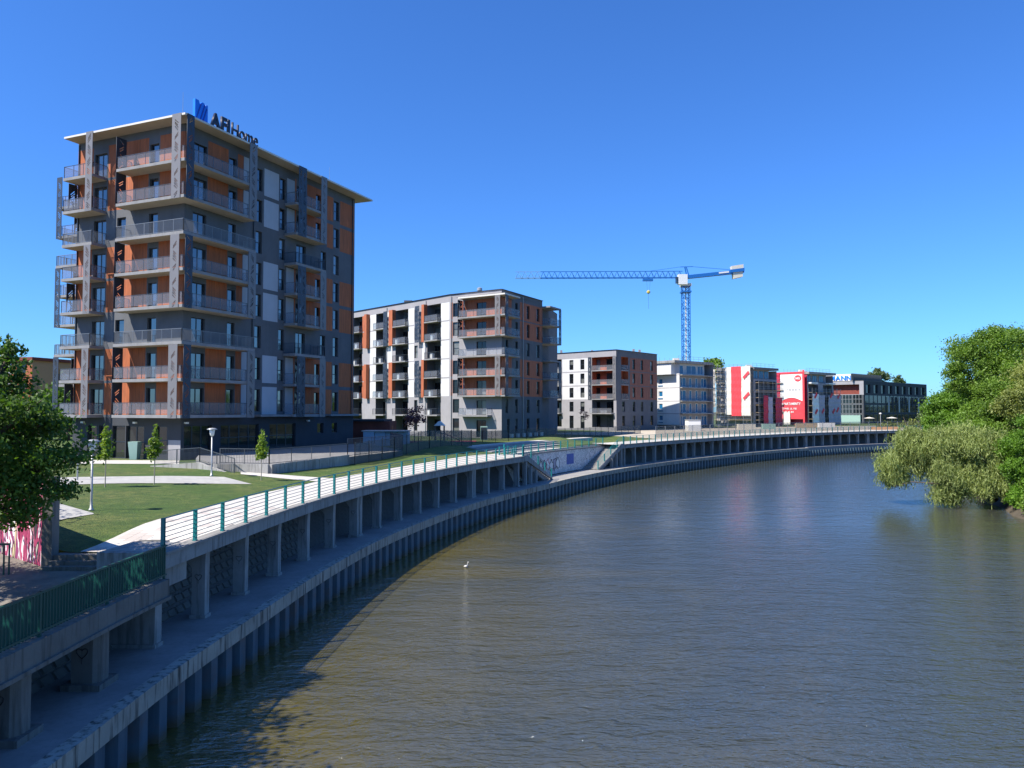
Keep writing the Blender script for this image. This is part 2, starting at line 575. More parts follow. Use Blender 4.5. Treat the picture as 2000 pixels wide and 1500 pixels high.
# ------------------------------------------------------------------ river-edge curve
CP = [(-10.3, -14), (-10.15, -4), (-10.05, 6), (-9.95, 16), (-9.95, 22), (-9.6, 28), (-9.0, 36), (-7.8, 44.5), (-5.7, 53.5), (-3.1, 62), (0.0, 70),
      (3.1, 77), (7.6, 87), (14.0, 98.6), (23.3, 112.5), (33.5, 125.5), (46.5, 140.5), (62, 155.5), (84, 171.5), (110, 184), (150, 193), (260, 199), (520, 190)]
def catmull(P, step=0.5):
    out = []
    P = [Vector(p) for p in P]
    P = [P[0] * 2 - P[1]] + P + [P[-1] * 2 - P[-2]]
    for i in range(1, len(P) - 2):
        n = max(2, int((P[i + 1] - P[i]).length / step))
        for k in range(n):
            t = k / n
            a, b, c, d = P[i - 1], P[i], P[i + 1], P[i + 2]
            out.append(0.5 * ((2 * b) + (c - a) * t + (2 * a - 5 * b + 4 * c - d) * t * t + (3 * b - a - 3 * c + d) * t ** 3))
    out.append(P[-2])
    return out
class Curve:
    def __init__(s, P):
        s.p = catmull(P)
        s.s = [0.0]
        for a, b in zip(s.p, s.p[1:]): s.s.append(s.s[-1] + (b - a).length)
        s.L = s.s[-1]
        s.arr = np.array(s.s); s.px = np.array([q.x for q in s.p]); s.py = np.array([q.y for q in s.p])
    def at(s, t):
        return Vector((float(np.interp(t, s.arr, s.px)), float(np.interp(t, s.arr, s.py))))
    def tan(s, t):
        d = s.at(min(t + 1.0, s.L)) - s.at(max(t - 1.0, 0))
        return d.normalized()
    def off(s, t, w, z=None):        # w > 0 is inland (left of travel)
        T = s.tan(t); p = s.at(t) + Vector((-T.y, T.x)) * w
        return p if z is None else Vector((p.x, p.y, z))
    def s_at_y(s, y):
        k = int(np.argmax(s.py)) + 1
        return float(np.interp(y, s.py[:k], s.arr[:k]))
    def rz(s, t):
        T = s.tan(t); return math.atan2(T.y, T.x)
CU = Curve(CP)
ZW, ZD = 1.8, 4.8
S_OLD = CU.s_at_y(24.4)       # new promenade begins
S_ST1 = CU.s_at_y(75.8)       # first deck ends, stairs down
S_ST2 = CU.s_at_y(103.0)      # stairs up, second deck begins
S_WEND = CU.s_at_y(155.0)     # lower walkway ends
S_FAR = CU.s_at_y(190.0)
DW = 1.45                     # deck edge behind the cap edge

def sweep(mb, s0, s1, prof, step=1.5, m=0, curve=CU, close=True, zf=None):
    """prof: list of (w, z) going round; swept along the curve"""
    n = max(1, int(round((s1 - s0) / step)))
    base = len(mb.v); k = len(prof)
    for i in range(n + 1):
        t = s0 + (s1 - s0) * i / n
        for (w, z) in prof:
            zz = z + (zf(t) if zf else 0)
            mb.v.append(tuple(curve.off(t, w, zz)))
    for i in range(n):
        for j in range(k if close else k - 1):
            j2 = (j + 1) % k
            mb.f.append((base + i * k + j, base + (i + 1) * k + j, base + (i + 1) * k + j2, base + i * k + j2)); mb.m.append(m)
    if close:
        mb.f.append(tuple(base + j for j in range(k))); mb.m.append(m)
        mb.f.append(tuple(base + n * k + j for j in reversed(range(k)))); mb.m.append(m)
    return mb

# ------------------------------------------------------------------ water, ground
mb = MB()
mb.quad((-900, -300, 0), (2500, -300, 0), (2500, 3000, 0), (-900, 3000, 0))
mb.build('river_water', M['water'], kind='structure')

def sstep(a, b, x):
    t = min(1, max(0, (x - a) / (b - a)))
    return t * t * (3 - 2 * t)
def hgt(x, y, w):
    z = 4.785 + 0.40 * sstep(4.5, 16, w)
    z -= 0.40 * sstep(31.5, 26.5, y) * sstep(0.8, 4.0, w)
    # grassy bank between tower and promenade, and the one beside the second block
    z += 0.95 * math.exp(-(((x + 8.5) / 4.2) ** 2 + ((y - 84) / 10.0) ** 2))
    z += 0.7 * math.exp(-(((x - 6.0) / 4.0) ** 2 + ((y - 106) / 6.0) ** 2))
    return z
def s_start(w):
    return CU.s_at_y(26.3) + max(0.0, w - 6.2) * 0.77
WS = [1.6, 2.0, 2.5, 3, 3.5, 4.0, 4.5, 5, 5.5, 6, 6.5, 7, 8, 9.5, 11, 13, 15, 17, 20, 23, 26, 30, 35, 42, 50, 60, 80, 120, 200, 400, 900]
def ground_sheet():
    mb = MB()
    NS = 420
    s_end = CU.s_at_y(198)
    rows = []
    for i in range(NS + 1):
        f = i / NS
        row = []
        for w in WS:
            st = s_start(w) if w < 60 else s_start(60)
            s_ = st + (s_end - st) * f
            p = CU.off(s_, w)
            row.append(len(mb.v))
            mb.v.append((p.x, p.y, hgt(p.x, p.y, w) - 0.0))
        rows.append(row)
    gap0, gap1 = S_ST1, S_ST2
    for i in range(NS):
        for j in range(len(WS) - 1):
            f = (i + 0.5) / NS
            w = 0.5 * (WS[j] + WS[j + 1])
            st = s_start(w) if w < 60 else s_start(60)
            sm = st + (s_end - st) * f
            if gap0 - 1 < sm < gap1 + 1 and w < 4.3: continue
            mb.f.append((rows[i][j], rows[i + 1][j], rows[i + 1][j + 1], rows[i][j + 1])); mb.m.append(0)
    return mb
ground_sheet().build('ground', M['grass'], kind='structure', smooth=True)
# land further upriver beyond the bend and behind the camera
mb = MB()
far = [CU.off(t, 1.6) for t in np.linspace(CU.s_at_y(192.0), CU.L, 24)]
pts = [(p.x, p.y) for p in far] + [(2400, 300), (2400, 2900), (-850, 2900), (-850, 220), (60, 240)]
mb.prism(pts, -1.5, 4.70)
mb.build('far_bank_ground', M['soil'], kind='structure')
mb = MB()
mb.prism([(-11.6, -14), (-11.6, 24.3), (-13.4, 24.35), (-13.4, 26.2), (-16.2, 26.2), (-28.0, 35.4), (-60, 60), (-300, 80), (-300, -14)], 3.78, 3.95)
mb.build('old_path', M['oldpath'], kind='structure')

# ground drape for paths and paving
def wof(x, y):
    d = np.hypot(CU.px - x, CU.py - y); i = int(np.argmin(d)); return float(d[i])
def gz(x, y):
    return hgt(x, y, wof(x, y))
def drape(poly, name, mat, dz=0.02, n=14):
    """quad patch (4 corners, ccw) laid on the lawn"""
    a, b, c, d = [Vector(p[:2]) for p in poly]
    mb = MB()
    for i in range(n + 1):
        for j in range(n + 1):
            u, v = i / n, j / n
            p = (a * (1 - u) + b * u) * (1 - v) + (d * (1 - u) + c * u) * v
            mb.v.append((p.x, p.y, gz(p.x, p.y) + dz))
    for i in range(n):
        for j in range(n):
            k = i * (n + 1) + j
            mb.f.append((k, k + n + 1, k + n + 2, k + 1)); mb.m.append(0)
    return mb.build(name, mat, kind='structure')

mb = MB()
def pav_sheet(s0, s1, w0, w1, dz, name, mat):
    mb = MB()
    n = int((s1 - s0) / 1.0); ws = np.linspace(w0, w1, 6)
    for i in range(n + 1):
        t = s0 + (s1 - s0) * i / n
        for w in ws:
            p = CU.off(t, float(w)); mb.v.append((p.x, p.y, hgt(p.x, p.y, float(w)) + dz))
    for i in range(n):
        for j in range(5):
            k = i * 6 + j
            mb.f.append((k, k + 6, k + 7, k + 1)); mb.m.append(0)
    return mb.build(name, mat, kind='structure')
S26 = CU.s_at_y(26.3)
near_pav = pav_sheet(S26, S_ST1 + 2, DW + 0.3, 5.6, 0.035, 'promenade_paving', M['paving'])
pav_sheet(S_ST2 - 2, S_FAR - 2, DW + 0.3, 5.6, 0.035, 'promenade_paving', M['paving'])
# the raised kerb line and slabs nearest the camera, laid one by one
slabs = [MB().box(-0.293, 0.293, -0.188, 0.188, 0, 0.016).mesh('paving_slab', mm, False)[0] for mm in (M['slabA'], M['slabB'])]
cnt = 0
for i in range(15):
    for j in range(9):
        t = S26 + 0.32 + i * 0.6; w = DW + 0.62 + j * 0.39
        p = CU.off(t + (0.3 if j % 2 else 0), w)
        z = hgt(p.x, p.y, w) + 0.030
        o = inst(slabs[1 if random.random() < 0.28 else 0], 'paving_slab', near_pav, (p.x, p.y, z), 0)
        T_ = CU.tan(t)
        pa, pb = CU.off(t + (0.3 if j % 2 else 0) + .25, w), CU.off(t + (0.3 if j % 2 else 0), w + .25)
        vx = Vector((pa.x - p.x, pa.y - p.y, hgt(pa.x, pa.y, w) - hgt(p.x, p.y, w))).normalized()
        vy = Vector((pb.x - p.x, pb.y - p.y, hgt(pb.x, pb.y, w + .25) - hgt(p.x, p.y, w))).normalized()
        vz = vx.cross(vy).normalized(); vy = vz.cross(vx)
        o.rotation_euler = Matrix((vx, vy, vz)).transposed().to_euler()
        cnt += 1

M['sand'] = concrete('site_sand', (0.46, 0.40, 0.31), 0.0, 0.6)
pav_sheet(S_ST2 + 20, S_FAR - 4, 5.62, 30, 0.045, 'site_ground', M['sand'])
q_ = [CU.off(CU.s_at_y(24.42), 1.8), CU.off(CU.s_at_y(26.5), 1.8), CU.off(CU.s_at_y(26.5), 3.75), CU.off(CU.s_at_y(24.42), 3.75)]
MB().prism(poly2(q_), 3.5, 4.775).build('landing', M['concrete'], kind='structure')
# steps between the old path and the new paving
st = thing('stone_steps', 'two worn stone steps up from the shaded old path to the pale promenade', 'steps', (-14.2, 26.2, 3.95))
for k, (y0, y1, z1) in enumerate([(25.75, 26.32, 4.08), (26.05, 26.34, 4.21), (26.30, 26.75, 4.38)]):
    MB().box(-16.05, -12.1 - 0.2 * k, y0, y1, 3.9, z1).build('step', M['old_concrete'], st)

# ------------------------------------------------------------------ lower walkway, cap and sheet piles
mb = MB()
sweep(mb, 0, S_WEND, [(0.0, 1.32), (0.0, ZW - 0.02), (0.03, ZW), (3.6, ZW), (3.6, 1.32)], 1.2)
walk = mb.build('lower_walkway', [M['walk']], kind='structure')
capt = thing('quay_cap', 'long stained concrete cap along the river edge above the steel piles', 'quay cap', CU.off(30, 0, 1.3))
t = 4.0; k = 0
while t < S_WEND:
    L = 4.0
    mb = MB()
    sweep(mb, t, min(t + L - 0.03, S_WEND), [(-0.06, 1.30), (-0.06, ZW + 0.012), (0.34, ZW + 0.012), (0.34, 1.30)], 1.0)
    mb.build('cap_segment', M['cap'], capt)
    t += L; k += 1

piles = thing('sheet_pile_wall', 'blue grey corrugated steel sheet pile wall standing in the river', 'pile wall', CU.off(30, 0.2, 0))
def pile_mesh():
    mb = MB()
    P = [(-0.55, 0.42), (-0.32, 0.42), (-0.20, 0.03), (0.26, 0.03), (0.38, 0.42), (0.55, 0.42)]
    for (a, b) in zip(P, P[1:]):
        mb.quad((a[0], a[1], -1.2), (b[0], b[1], -1.2), (b[0], b[1], 1.33), (a[0], a[1], 1.33))
    for (a, b) in zip(P, P[1:]):
        mb.quad((b[0], b[1] + 0.015, -1.2), (a[0], a[1] + 0.015, -1.2), (a[0], a[1] + 0.015, 1.33), (b[0], b[1] + 0.015, 1.33))
    return mb.mesh('sheet_pile', M['pile'], False)[0]
pm = pile_mesh()
t = 6.0
while t < S_FAR:
    p = CU.off(t, 0.0)
    inst(pm, 'sheet_pile', piles, (p.x, p.y, 0), CU.rz(t))
    t += 1.1
# far ledge past the end of the walkway
mb = MB()
sweep(mb, S_WEND, S_FAR, [(0.3, 1.0), (0.3, 1.9), (2.4, 1.9), (2.4, 1.0)], 2.0)
mb.build('far_ledge', M['slab'], kind='structure')

# ------------------------------------------------------------------ revetment (sloping stones) and elevated promenade
mb = MB()
sweep(mb, 0, CU.s_at_y(26.45), [(2.9, ZW - 0.1), (4.5, 3.80)], 1.5, close=False)
for a_, b_ in ((CU.s_at_y(26.45), S_ST1 + 1.0), (S_ST2 - 1.0, S_FAR)):
    sweep(mb, a_, b_, [(2.9, ZW - 0.1), (4.4, 4.55), (1.7, 4.60)], 1.5, close=False)
    for e_ in ((b_,) if a_ < S_ST1 else (a_,)):     # closing wall beside the stairs
        q = [CU.off(e_, 2.9, ZW - .1), CU.off(e_, 5.2, ZW - .1), CU.off(e_, 5.2, 4.6), CU.off(e_, 4.4, 4.58)]
        mb.quad(*q)
rev = thing('stone_revetment', 'sloping stone revetment in deep shade behind the promenade pillars', 'revetment', CU.off(30, 3.4, ZW))
mb.build('revetment_bed', M['cobble'], rev)
blocks = []
for q in range(4):
    b = MB()
    rr = random.Random(q)
    w, h = 0.26, 0.17
    pts = [(-w + rr.uniform(0, .05), -h + rr.uniform(0, .04)), (w - rr.uniform(0, .05), -h + rr.uniform(0, .04)), (w - rr.uniform(0, .05), h - rr.uniform(0, .04)), (-w + rr.uniform(0, .05), h - rr.uniform(0, .04))]
    b.hexa([(x, y, -0.02) for x, y in pts] + [(x * 0.86, y * 0.82, 0.05) for x, y in pts])
    blocks.append(b.mesh('stone', M['stone'], False)[0])
sl = math.atan2(4.55 - ZW + 0.1, 1.5)
for i in range(38):
    for j in range(7):
        t = CU.s_at_y(20.5) + i * 0.56 + (0.28 if j % 2 else 0)
        f = (j + 0.6) / 8.0
        if t < CU.s_at_y(26.45):
            w = 2.9 + 1.6 * f; z = ZW - 0.1 + (3.80 - ZW + 0.1) * f; ang = math.atan2(3.80 - ZW + .1, 1.6)
        else:
            w = 2.9 + 1.5 * f; z = ZW - 0.1 + (4.55 - ZW + 0.1) * f; ang = sl
        p = CU.off(t, w)
        o = inst(random.choice(blocks), 'stone', rev, (p.x, p.y, z + 0.01), 0)
        o.rotation_euler = (ang, 0, CU.rz(t))

prom = thing('elevated_promenade', 'curved concrete promenade deck on pillars between the old path and the river stairs', 'promenade', CU.off(S_OLD + 20, 2.0, ZW))
prom2 = thing('elevated_promenade', 'further concrete promenade deck on pillars beyond the river stairs', 'promenade', CU.off(S_ST2 + 30, 2.0, ZW))

def pillar_mesh(w=0.34, d=0.50, ztop=4.25, brk=0.55):
    mb = MB()
    z0 = ZW - 0.02
    # local: x along the quay, y inland; w0 front face at y=0
    mb.box(-w / 2 - .06, w / 2 + .06, -0.05, d + .06, z0, z0 + 0.14)
    mb.hexa([(-w / 2, 0, z0 + .14), (w / 2, 0, z0 + .14), (w / 2, d, z0 + .14), (-w / 2, d, z0 + .14),
             (-w / 2, 0, ztop - .62), (w / 2, 0, ztop - .62), (w / 2, d, ztop - .62), (-w / 2, d, ztop - .62)])
    mb.hexa([(-w / 2, 0, ztop - .62), (w / 2, 0, ztop - .62), (w / 2, d, ztop - .62), (-w / 2, d, ztop - .62),
             (-w / 2, -0.02, ztop), (w / 2, -0.02, ztop), (w / 2, d + brk, ztop), (-w / 2, d + brk, ztop)])
    return mb.mesh('pillar', M['concrete'], False)[0]
PMESH = pillar_mesh()
heart = MB()
hp = [(0.16 * math.sin(a) ** 3, 0, 0.13 * math.cos(a) - 0.05 * math.cos(2 * a) - 0.02 * math.cos(3 * a)) for a in np.linspace(0, 2 * math.pi, 22)]
heart.tube(hp, 0.011, 4, cap=False)
heart.tube([(0.0, 0, -0.17), (0.01, 0, -0.30)], 0.008, 4)
heart_me = heart.mesh('graffiti_heart', M['black_spray'], False)[0]
def pillars(parent, s0, s1, step=3.5, hearts=0, dbl=6):
    t = s0; k = 0
    while t < s1:
        for q in ([0, 0.46] if (dbl and k % dbl == dbl - 1) else [0]):
            p = CU.off(t + q, DW + 0.22)
            o = inst(PMESH, 'pillar', parent, (p.x, p.y, 0), CU.rz(t))
            if k < hearts and q == 0:
                h = inst(heart_me, 'graffiti_heart', o, (-0.178, 0.25, ZW + 1.5), R(90), local=True)
                h.scale = (0.8, 1, 0.8)
        t += step; k += 1
pillars(prom, S_OLD + 3.4, S_ST1, hearts=6, dbl=6)
pillars(prom2, S_ST2 + 0.6, S_FAR - 3, 3.5, dbl=7)
# the first, broader end pillar
p = CU.off(S_OLD - 0.05, DW + 0.15)
o = inst(pillar_mesh(0.42, 1.5, 4.25, 0.1), 'pillar', prom, (p.x, p.y, 0), CU.rz(S_OLD))
h = inst(heart_me, 'graffiti_heart', o, (-0.22, 0.9, ZW + 1.5), R(90), local=True)
h.scale = (1.5, 1, 1.5)

def beams(parent, s0, s1):
    t = s0
    while t < s1 - 0.2:
        e = min(t + 3.5, s1)
        mb = MB()
        sweep(mb, t, e - 0.025, [(DW, 4.25), (DW, 4.71), (DW + 0.22, 4.71), (DW + 0.22, 4.25)], 1.2)
        mb.build('edge_beam', M['concrete'], parent)
        mb = MB()
        sweep(mb, t, e - 0.012, [(DW - 0.07, 4.72), (DW - 0.07, 4.81), (DW + 0.42, 4.81), (DW + 0.42, 4.72)], 1.2)
        mb.build('coping', M['walk'], parent)
        t = e
beams(prom, S_OLD, S_ST1)
beams(prom2, S_ST2, S_FAR - 2)

# old section: heavy beam, pillars
oldp = thing('old_quay_terrace', 'dark weathered concrete edge beam of the old path on broad pillars', 'terrace', CU.off(18, 2.2, ZW))
mb = MB()
sweep(mb, 4, S_OLD - 0.3, [(1.12, 3.46), (1.12, 4.03), (1.95, 4.03), (1.95, 3.46)], 1.5)
mb.build('edge_beam', M['old_concrete'], oldp)
mb = MB()
sweep(mb, 4, S_OLD - 0.3, [(1.04, 3.40), (1.04, 3.50), (1.3, 3.50), (1.3, 3.40)], 1.5)
mb.build('drip_moulding', M['old_concrete'], oldp)
def old_pillar():
    mb = MB(); z0 = ZW - 0.05; a = 0.34; c = 0.16
    oct_ = [(-a, c), (-a, 0.75), (a, 0.75), (a, c), (a - c, 0), (-a + c, 0)]
    mb.prism(oct_, z0 + 0.22, 3.47)
    mb.box(-0.48, 0.48, -0.12, 0.95, z0, z0 + 0.22)
    return mb.mesh('pillar', M['old_concrete'], False)[0]
opm = old_pillar()
for yy in (10.8, 14.2, 17.6, 21.0):
    t = CU.s_at_y(yy); p = CU.off(t, 1.32)
    o = inst(opm, 'pillar', oldp, (p.x, p.y, 0), CU.rz(t))
    h = inst(heart_me, 'graffiti_heart', o, (-0.352, 0.45, ZW + 1.0), R(90), local=True)

# ------------------------------------------------------------------ railings
def h_railing(name, label, pts, z, posts_every=2.15, nbar=7, h=1.1, mat='turq', zfun=None):
    """posts with horizontal bars along a polyline (list of Vector 2D)"""
    L = [0.0]
    for a, b in zip(pts, pts[1:]): L.append(L[-1] + (b - a).length)
    X = [p.x for p in pts]; Y = [p.y for p in pts]
    def at(t): return Vector((float(np.interp(t, L, X)), float(np.interp(t, L, Y))))
    zf = zfun or (lambda t: z)
    root = thing(name, label, 'railing', Vector((*at(L[-1] / 2), zf(L[-1] / 2))))
    n = max(1, int(round(L[-1] / posts_every)))
    for i in range(n + 1):
        t = L[-1] * i / n
        p = at(t); d = (at(min(t + .3, L[-1])) - at(max(t - .3, 0))).normalized()
        zz = zf(t)
        mb = MB()
        for s_ in (-0.045, 0.045):
            q = p + d * s_
            nx = Vector((-d.y, d.x)) * 0.055
            mb.hexa([(q.x - nx.x - d.x * .012, q.y - nx.y - d.y * .012, zz), (q.x - nx.x + d.x * .012, q.y - nx.y + d.y * .012, zz),
                     (q.x + nx.x + d.x * .012, q.y + nx.y + d.y * .012, zz), (q.x + nx.x - d.x * .012, q.y + nx.y - d.y * .012, zz),
                     (q.x - nx.x - d.x * .012, q.y - nx.y - d.y * .012, zz + h), (q.x - nx.x + d.x * .012, q.y - nx.y + d.y * .012, zz + h),
                     (q.x + nx.x + d.x * .012, q.y + nx.y + d.y * .012, zz + h), (q.x + nx.x - d.x * .012, q.y + nx.y - d.y * .012, zz + h)])
        mb.bar((p.x - d.x * .09, p.y - d.y * .09, zz + 0.012), (p.x + d.x * .09, p.y + d.y * .09, zz + 0.012), 0.13, 0.02)
        mb.build('post', M[mat], root)
    for j in range(nbar):
        zz = 0.16 + (h - 0.18) * j / (nbar - 1)
        rad = 0.024 if j == nbar - 1 else 0.014
        m = max(1, int(L[-1] / 1.07))
        P = [Vector((*at(L[-1] * i / m), zf(L[-1] * i / m) + zz)) for i in range(m + 1)]
        MB().tube(P, rad, 5).build('rail', M[mat], root)
    return root
def cpts(s0, s1, w, step=1.0):
    n = max(1, int((s1 - s0) / step))
    return [CU.off(s0 + (s1 - s0) * i / n, w) for i in range(n + 1)]
h_railing('promenade_railing', 'turquoise railing with horizontal bars along the near curved promenade', cpts(S_OLD + 0.1, S_ST1 - 0.1, DW + 0.12), 4.81)
h_railing('promenade_railing', 'turquoise railing on the far promenade deck past the stairs', cpts(S_ST2 + 0.1, S_FAR - 3, DW + 0.12), 4.81)

# old green fence with upright bars
gf = thing('green_fence', 'dark green picket fence dappled with leaf shade along the old path', 'fence', CU.off(20, 2.1, 3.98))
bar_me = MB().box(-0.013, 0.013, -0.033, 0.033, 0, 0.98).mesh('bar', M['green_fence'], False)[0]
t = 5.0
while t < S_OLD - 0.25:
    p = CU.off(t, 1.30)
    inst(bar_me, 'bar', gf, (p.x, p.y, 4.10), CU.rz(t))
    t += 0.125
for z0, nm in ((4.13, 'bottom_rail'), (5.05, 'handrail')):
    mb = MB()
    sweep(mb, 5, S_OLD - 0.2, [(1.26, z0), (1.26, z0 + 0.05), (1.35, z0 + 0.05), (1.35, z0)], 1.5)
    mb.build(nm, M['green_fence'], gf)
for yy in (9, 12, 15, 18, 21, 24.1):
    t = CU.s_at_y(yy); p = CU.off(t, 1.30)
    MB().box(p.x - .035, p.x + .035, p.y - .035, p.y + .035, 3.98, 5.1).build('post', M['green_fence'], gf)
lf = thing('green_gate_post', 'short dark green barred fence end at the left edge beside the old path', 'fence', (-17.2, 24.6, 3.95))
for k in range(8):
    MB().box(-16.62 - k * 0.16 - .02, -16.62 - k * 0.16 + .02, 24.9 - .02 - k * .02, 24.9 + .02 - k * .02, 4.0, 5.0).build('bar', M['green_fence'], lf)
MB().box(-17.95, -16.58, 24.83, 24.90, 4.98, 5.04).build('handrail', M['green_fence'], lf)

# ------------------------------------------------------------------ river stairs in the gap
stairs = thing('river_stairs', 'pale concrete stair flight going down from the near deck to the lower walkway', 'stairs', CU.off(S_ST1 + 3, 1.5, ZW))
stairs2 = thing('river_stairs', 'sunlit concrete stair flight going up from the walkway to the far deck', 'stairs', CU.off(S_ST2 - 3, 1.5, ZW))
RUN = 8.2
def flight(parent, sa, sb):      # sa at the deck end, sb at the walkway end
    n = 17
    mb = MB()
    for i in range(n):
        a = sa + (sb - sa) * i / n; b = sa + (sb - sa) * (i + 1) / n
        z = ZD - (ZD - ZW) * (i + 1) / n
        q = [CU.off(a, DW + 0.25, ZW), CU.off(b, DW + 0.25, ZW), CU.off(b, 3.9, ZW), CU.off(a, 3.9, ZW)]
        if sb < sa: q = [q[1], q[0], q[3], q[2]]
        lo = max(ZW - 0.01, z - 0.55)
        mbs = MB().hexa([(v.x, v.y, lo) for v in q] + [(v.x, v.y, z) for v in q])
        mbs.build('step', M['walk'], parent)
    # sloping side beam with level head
    P = [(sa, ZD + 0.05), (sa + (sb - sa) * 0.10, ZD + 0.05), (sb, ZW + 0.15)]
    for w0 in (DW, ):
        mb = MB()
        for (a, b) in zip(P, P[1:]):
            q = [CU.off(a[0], w0, 0), CU.off(b[0], w0, 0), CU.off(b[0], w0 + 0.25, 0), CU.off(a[0], w0 + 0.25, 0)]
            za, zb = a[1], b[1]
            lo = [(q[0].x, q[0].y, za - .6), (q[1].x, q[1].y, max(ZW, zb - .6)), (q[2].x, q[2].y, max(ZW, zb - .6)), (q[3].x, q[3].y, za - .6)]
            hi = [(q[0].x, q[0].y, za + .05), (q[1].x, q[1].y, zb + .05), (q[2].x, q[2].y, zb + .05), (q[3].x, q[3].y, za + .05)]
            if sb < sa:
                lo = [lo[1], lo[0], lo[3], lo[2]]; hi = [hi[1], hi[0], hi[3], hi[2]]
            mb.hexa(lo + hi)
        mb.build('side_beam', M['concrete'], parent)
    for f in (0.08, 0.26, 0.44):
        t = sa + (sb - sa) * f
        ztop = ZD - (ZD - ZW) * f - 0.35
        p = CU.off(t, DW + 0.05)
        T = CU.tan(t)
        m_, _ = MB().box(-0.15, 0.15, 0, 0.4, ZW, ztop).mesh('pillar', M['concrete'], False)
        inst(m_, 'pillar', parent, (p.x, p.y, 0), CU.rz(t))
flight(stairs, S_ST1 + 0.1, S_ST1 + RUN)
flight(stairs2, S_ST2 - 0.1, S_ST2 - RUN)
def slope_z(sa, sb):
    return lambda t: ZD - (ZD - ZW) * max(0, min(1, (t / abs(sb - sa) - 0.08) / 0.92)) + 0.08
h_railing('stair_railing', 'turquoise railing sloping down beside the near river stairs', cpts(S_ST1 + 0.1, S_ST1 + RUN, DW + 0.12), 0, zfun=slope_z(0, RUN))
h_railing('stair_railing', 'turquoise railing on the inner side of the near river stairs', cpts(S_ST1 + 0.1, S_ST1 + RUN, 3.75), 0, zfun=slope_z(0, RUN))
h_railing('stair_railing', 'turquoise railing sloping up beside the sunlit far river stairs', list(reversed(cpts(S_ST2 - RUN, S_ST2 - 0.1, DW + 0.12))), 0, zfun=slope_z(0, RUN))
# graffiti wall behind the gap, terrace edge, seating tiers
gw = thing('graffiti_retaining_wall', 'low concrete river wall with white lettering graffiti and a blue square between the stairs', 'wall', CU.off((S_ST1 + S_ST2) / 2, 4.2, ZW))
mb = MB()
sweep(mb, S_ST1 - 0.5, S_ST2 + 0.5, [(4.0, ZW), (4.0, 4.45), (4.35, 4.45), (4.35, ZW)], 1.5)
mb.build('wall_face', M['greywall'], gw)
mb = MB()
sweep(mb, S_ST1 - 0.5, S_ST2 + 0.5, [(3.92, 4.46), (3.92, 4.62), (4.55, 4.62), (4.55, 4.46)], 1.5)
mb.build('coping', M['walk'], gw)
mb = MB()
t0 = S_ST1 + RUN + 8.6
sweep(mb, t0 + 1.5, t0 + 3.6, [(3.985, 2.7), (3.985, 4.0), (3.998, 4.0), (3.998, 2.7)], 1.5)
mb.build('blue_square', simple('blue_spray', (0.10, 0.14, 0.38), 0.8, 0, .4, 2), gw)
rr = random.Random(4)
for k in range(8):
    tb0 = S_ST1 + RUN + 0.6 + k * 0.98
    zc = 2.95 + rr.uniform(-.15, .2)
    pts = []
    for i in range(14):
        an = 2 * math.pi * i / 14
        ra = (0.50 + .16 * math.sin(3 * an + rr.uniform(0, 6)) + rr.uniform(-.05, .05))
        pts.append((tb0 + ra * .95 * math.cos(an), zc + ra * 1.35 * math.sin(an)))
    P3 = [CU.off(a_, 3.975 - .004 * (k % 2), b_) for a_, b_ in pts]
    mb = MB(); mb.v = [tuple(v) for v in P3]; mb.f = [tuple(range(14))]; mb.m = [0]
    mb.build('graffiti_letter', M['whitepaint'] if k % 3 else M['tarpgrey'], gw)
    MB().tube(P3 + [P3[0]], .035, 4, cap=False).build('graffiti_outline', M['black_spray'] if k % 4 else M['darkred'], gw)
h_railing('terrace_railing', 'turquoise railing on top of the graffiti wall between the two stairs', cpts(S_ST1, S_ST2 - 1, 4.25), 4.62)
seat = thing('seating_tiers', 'long grey stone seating tiers above the graffiti wall', 'seating steps', CU.off((S_ST1 + S_ST2) / 2, 6, 4.8))
for k in range(4):
    mb = MB()
    w0 = 5.6 + k * 0.9
    sweep(mb, S_ST1 + 3, S_ST2 - 2.5, [(w0, 4.55), (w0, 4.86 + 0.17 * k), (w0 + .88, 4.86 + .17 * k), (w0 + .88, 4.55)], 1.5)
    mb.build('tier', M['slab'], seat)
mb = MB()
sweep(mb, S_ST1 - 1, S_ST2 + 1, [(4.35, 4.5), (4.35, 4.802), (5.6, 4.802), (5.6, 4.5)], 1.5)
mb.build('terrace_paving', M['paving'], kind='structure')
mb = MB()
sweep(mb, S_ST1 + 2, S_ST2 + 6, [(9.6, 4.9), (9.6, 5.42), (11.2, 5.42), (11.2, 4.9)], 1.5)
mb.build('upper_footpath', M['paving'], kind='structure')

# ------------------------------------------------------------------ facades
class Fac:
    """left end O (seen from outside), direction X; outward = X x Z"""
    def __init__(s, O, E):
        s.O = Vector(O); s.E = Vector(E)
        s.L = (s.E - s.O).length
        s.X = (s.E - s.O).normalized()
        s.N = Vector((s.X.y, -s.X.x))
        s.rz = math.atan2(s.X.y, s.X.x)
    def p(s, u, d=0.0, z=0.0):
        q = s.O + s.X * u + s.N * d
        return Vector((q.x, q.y, z))

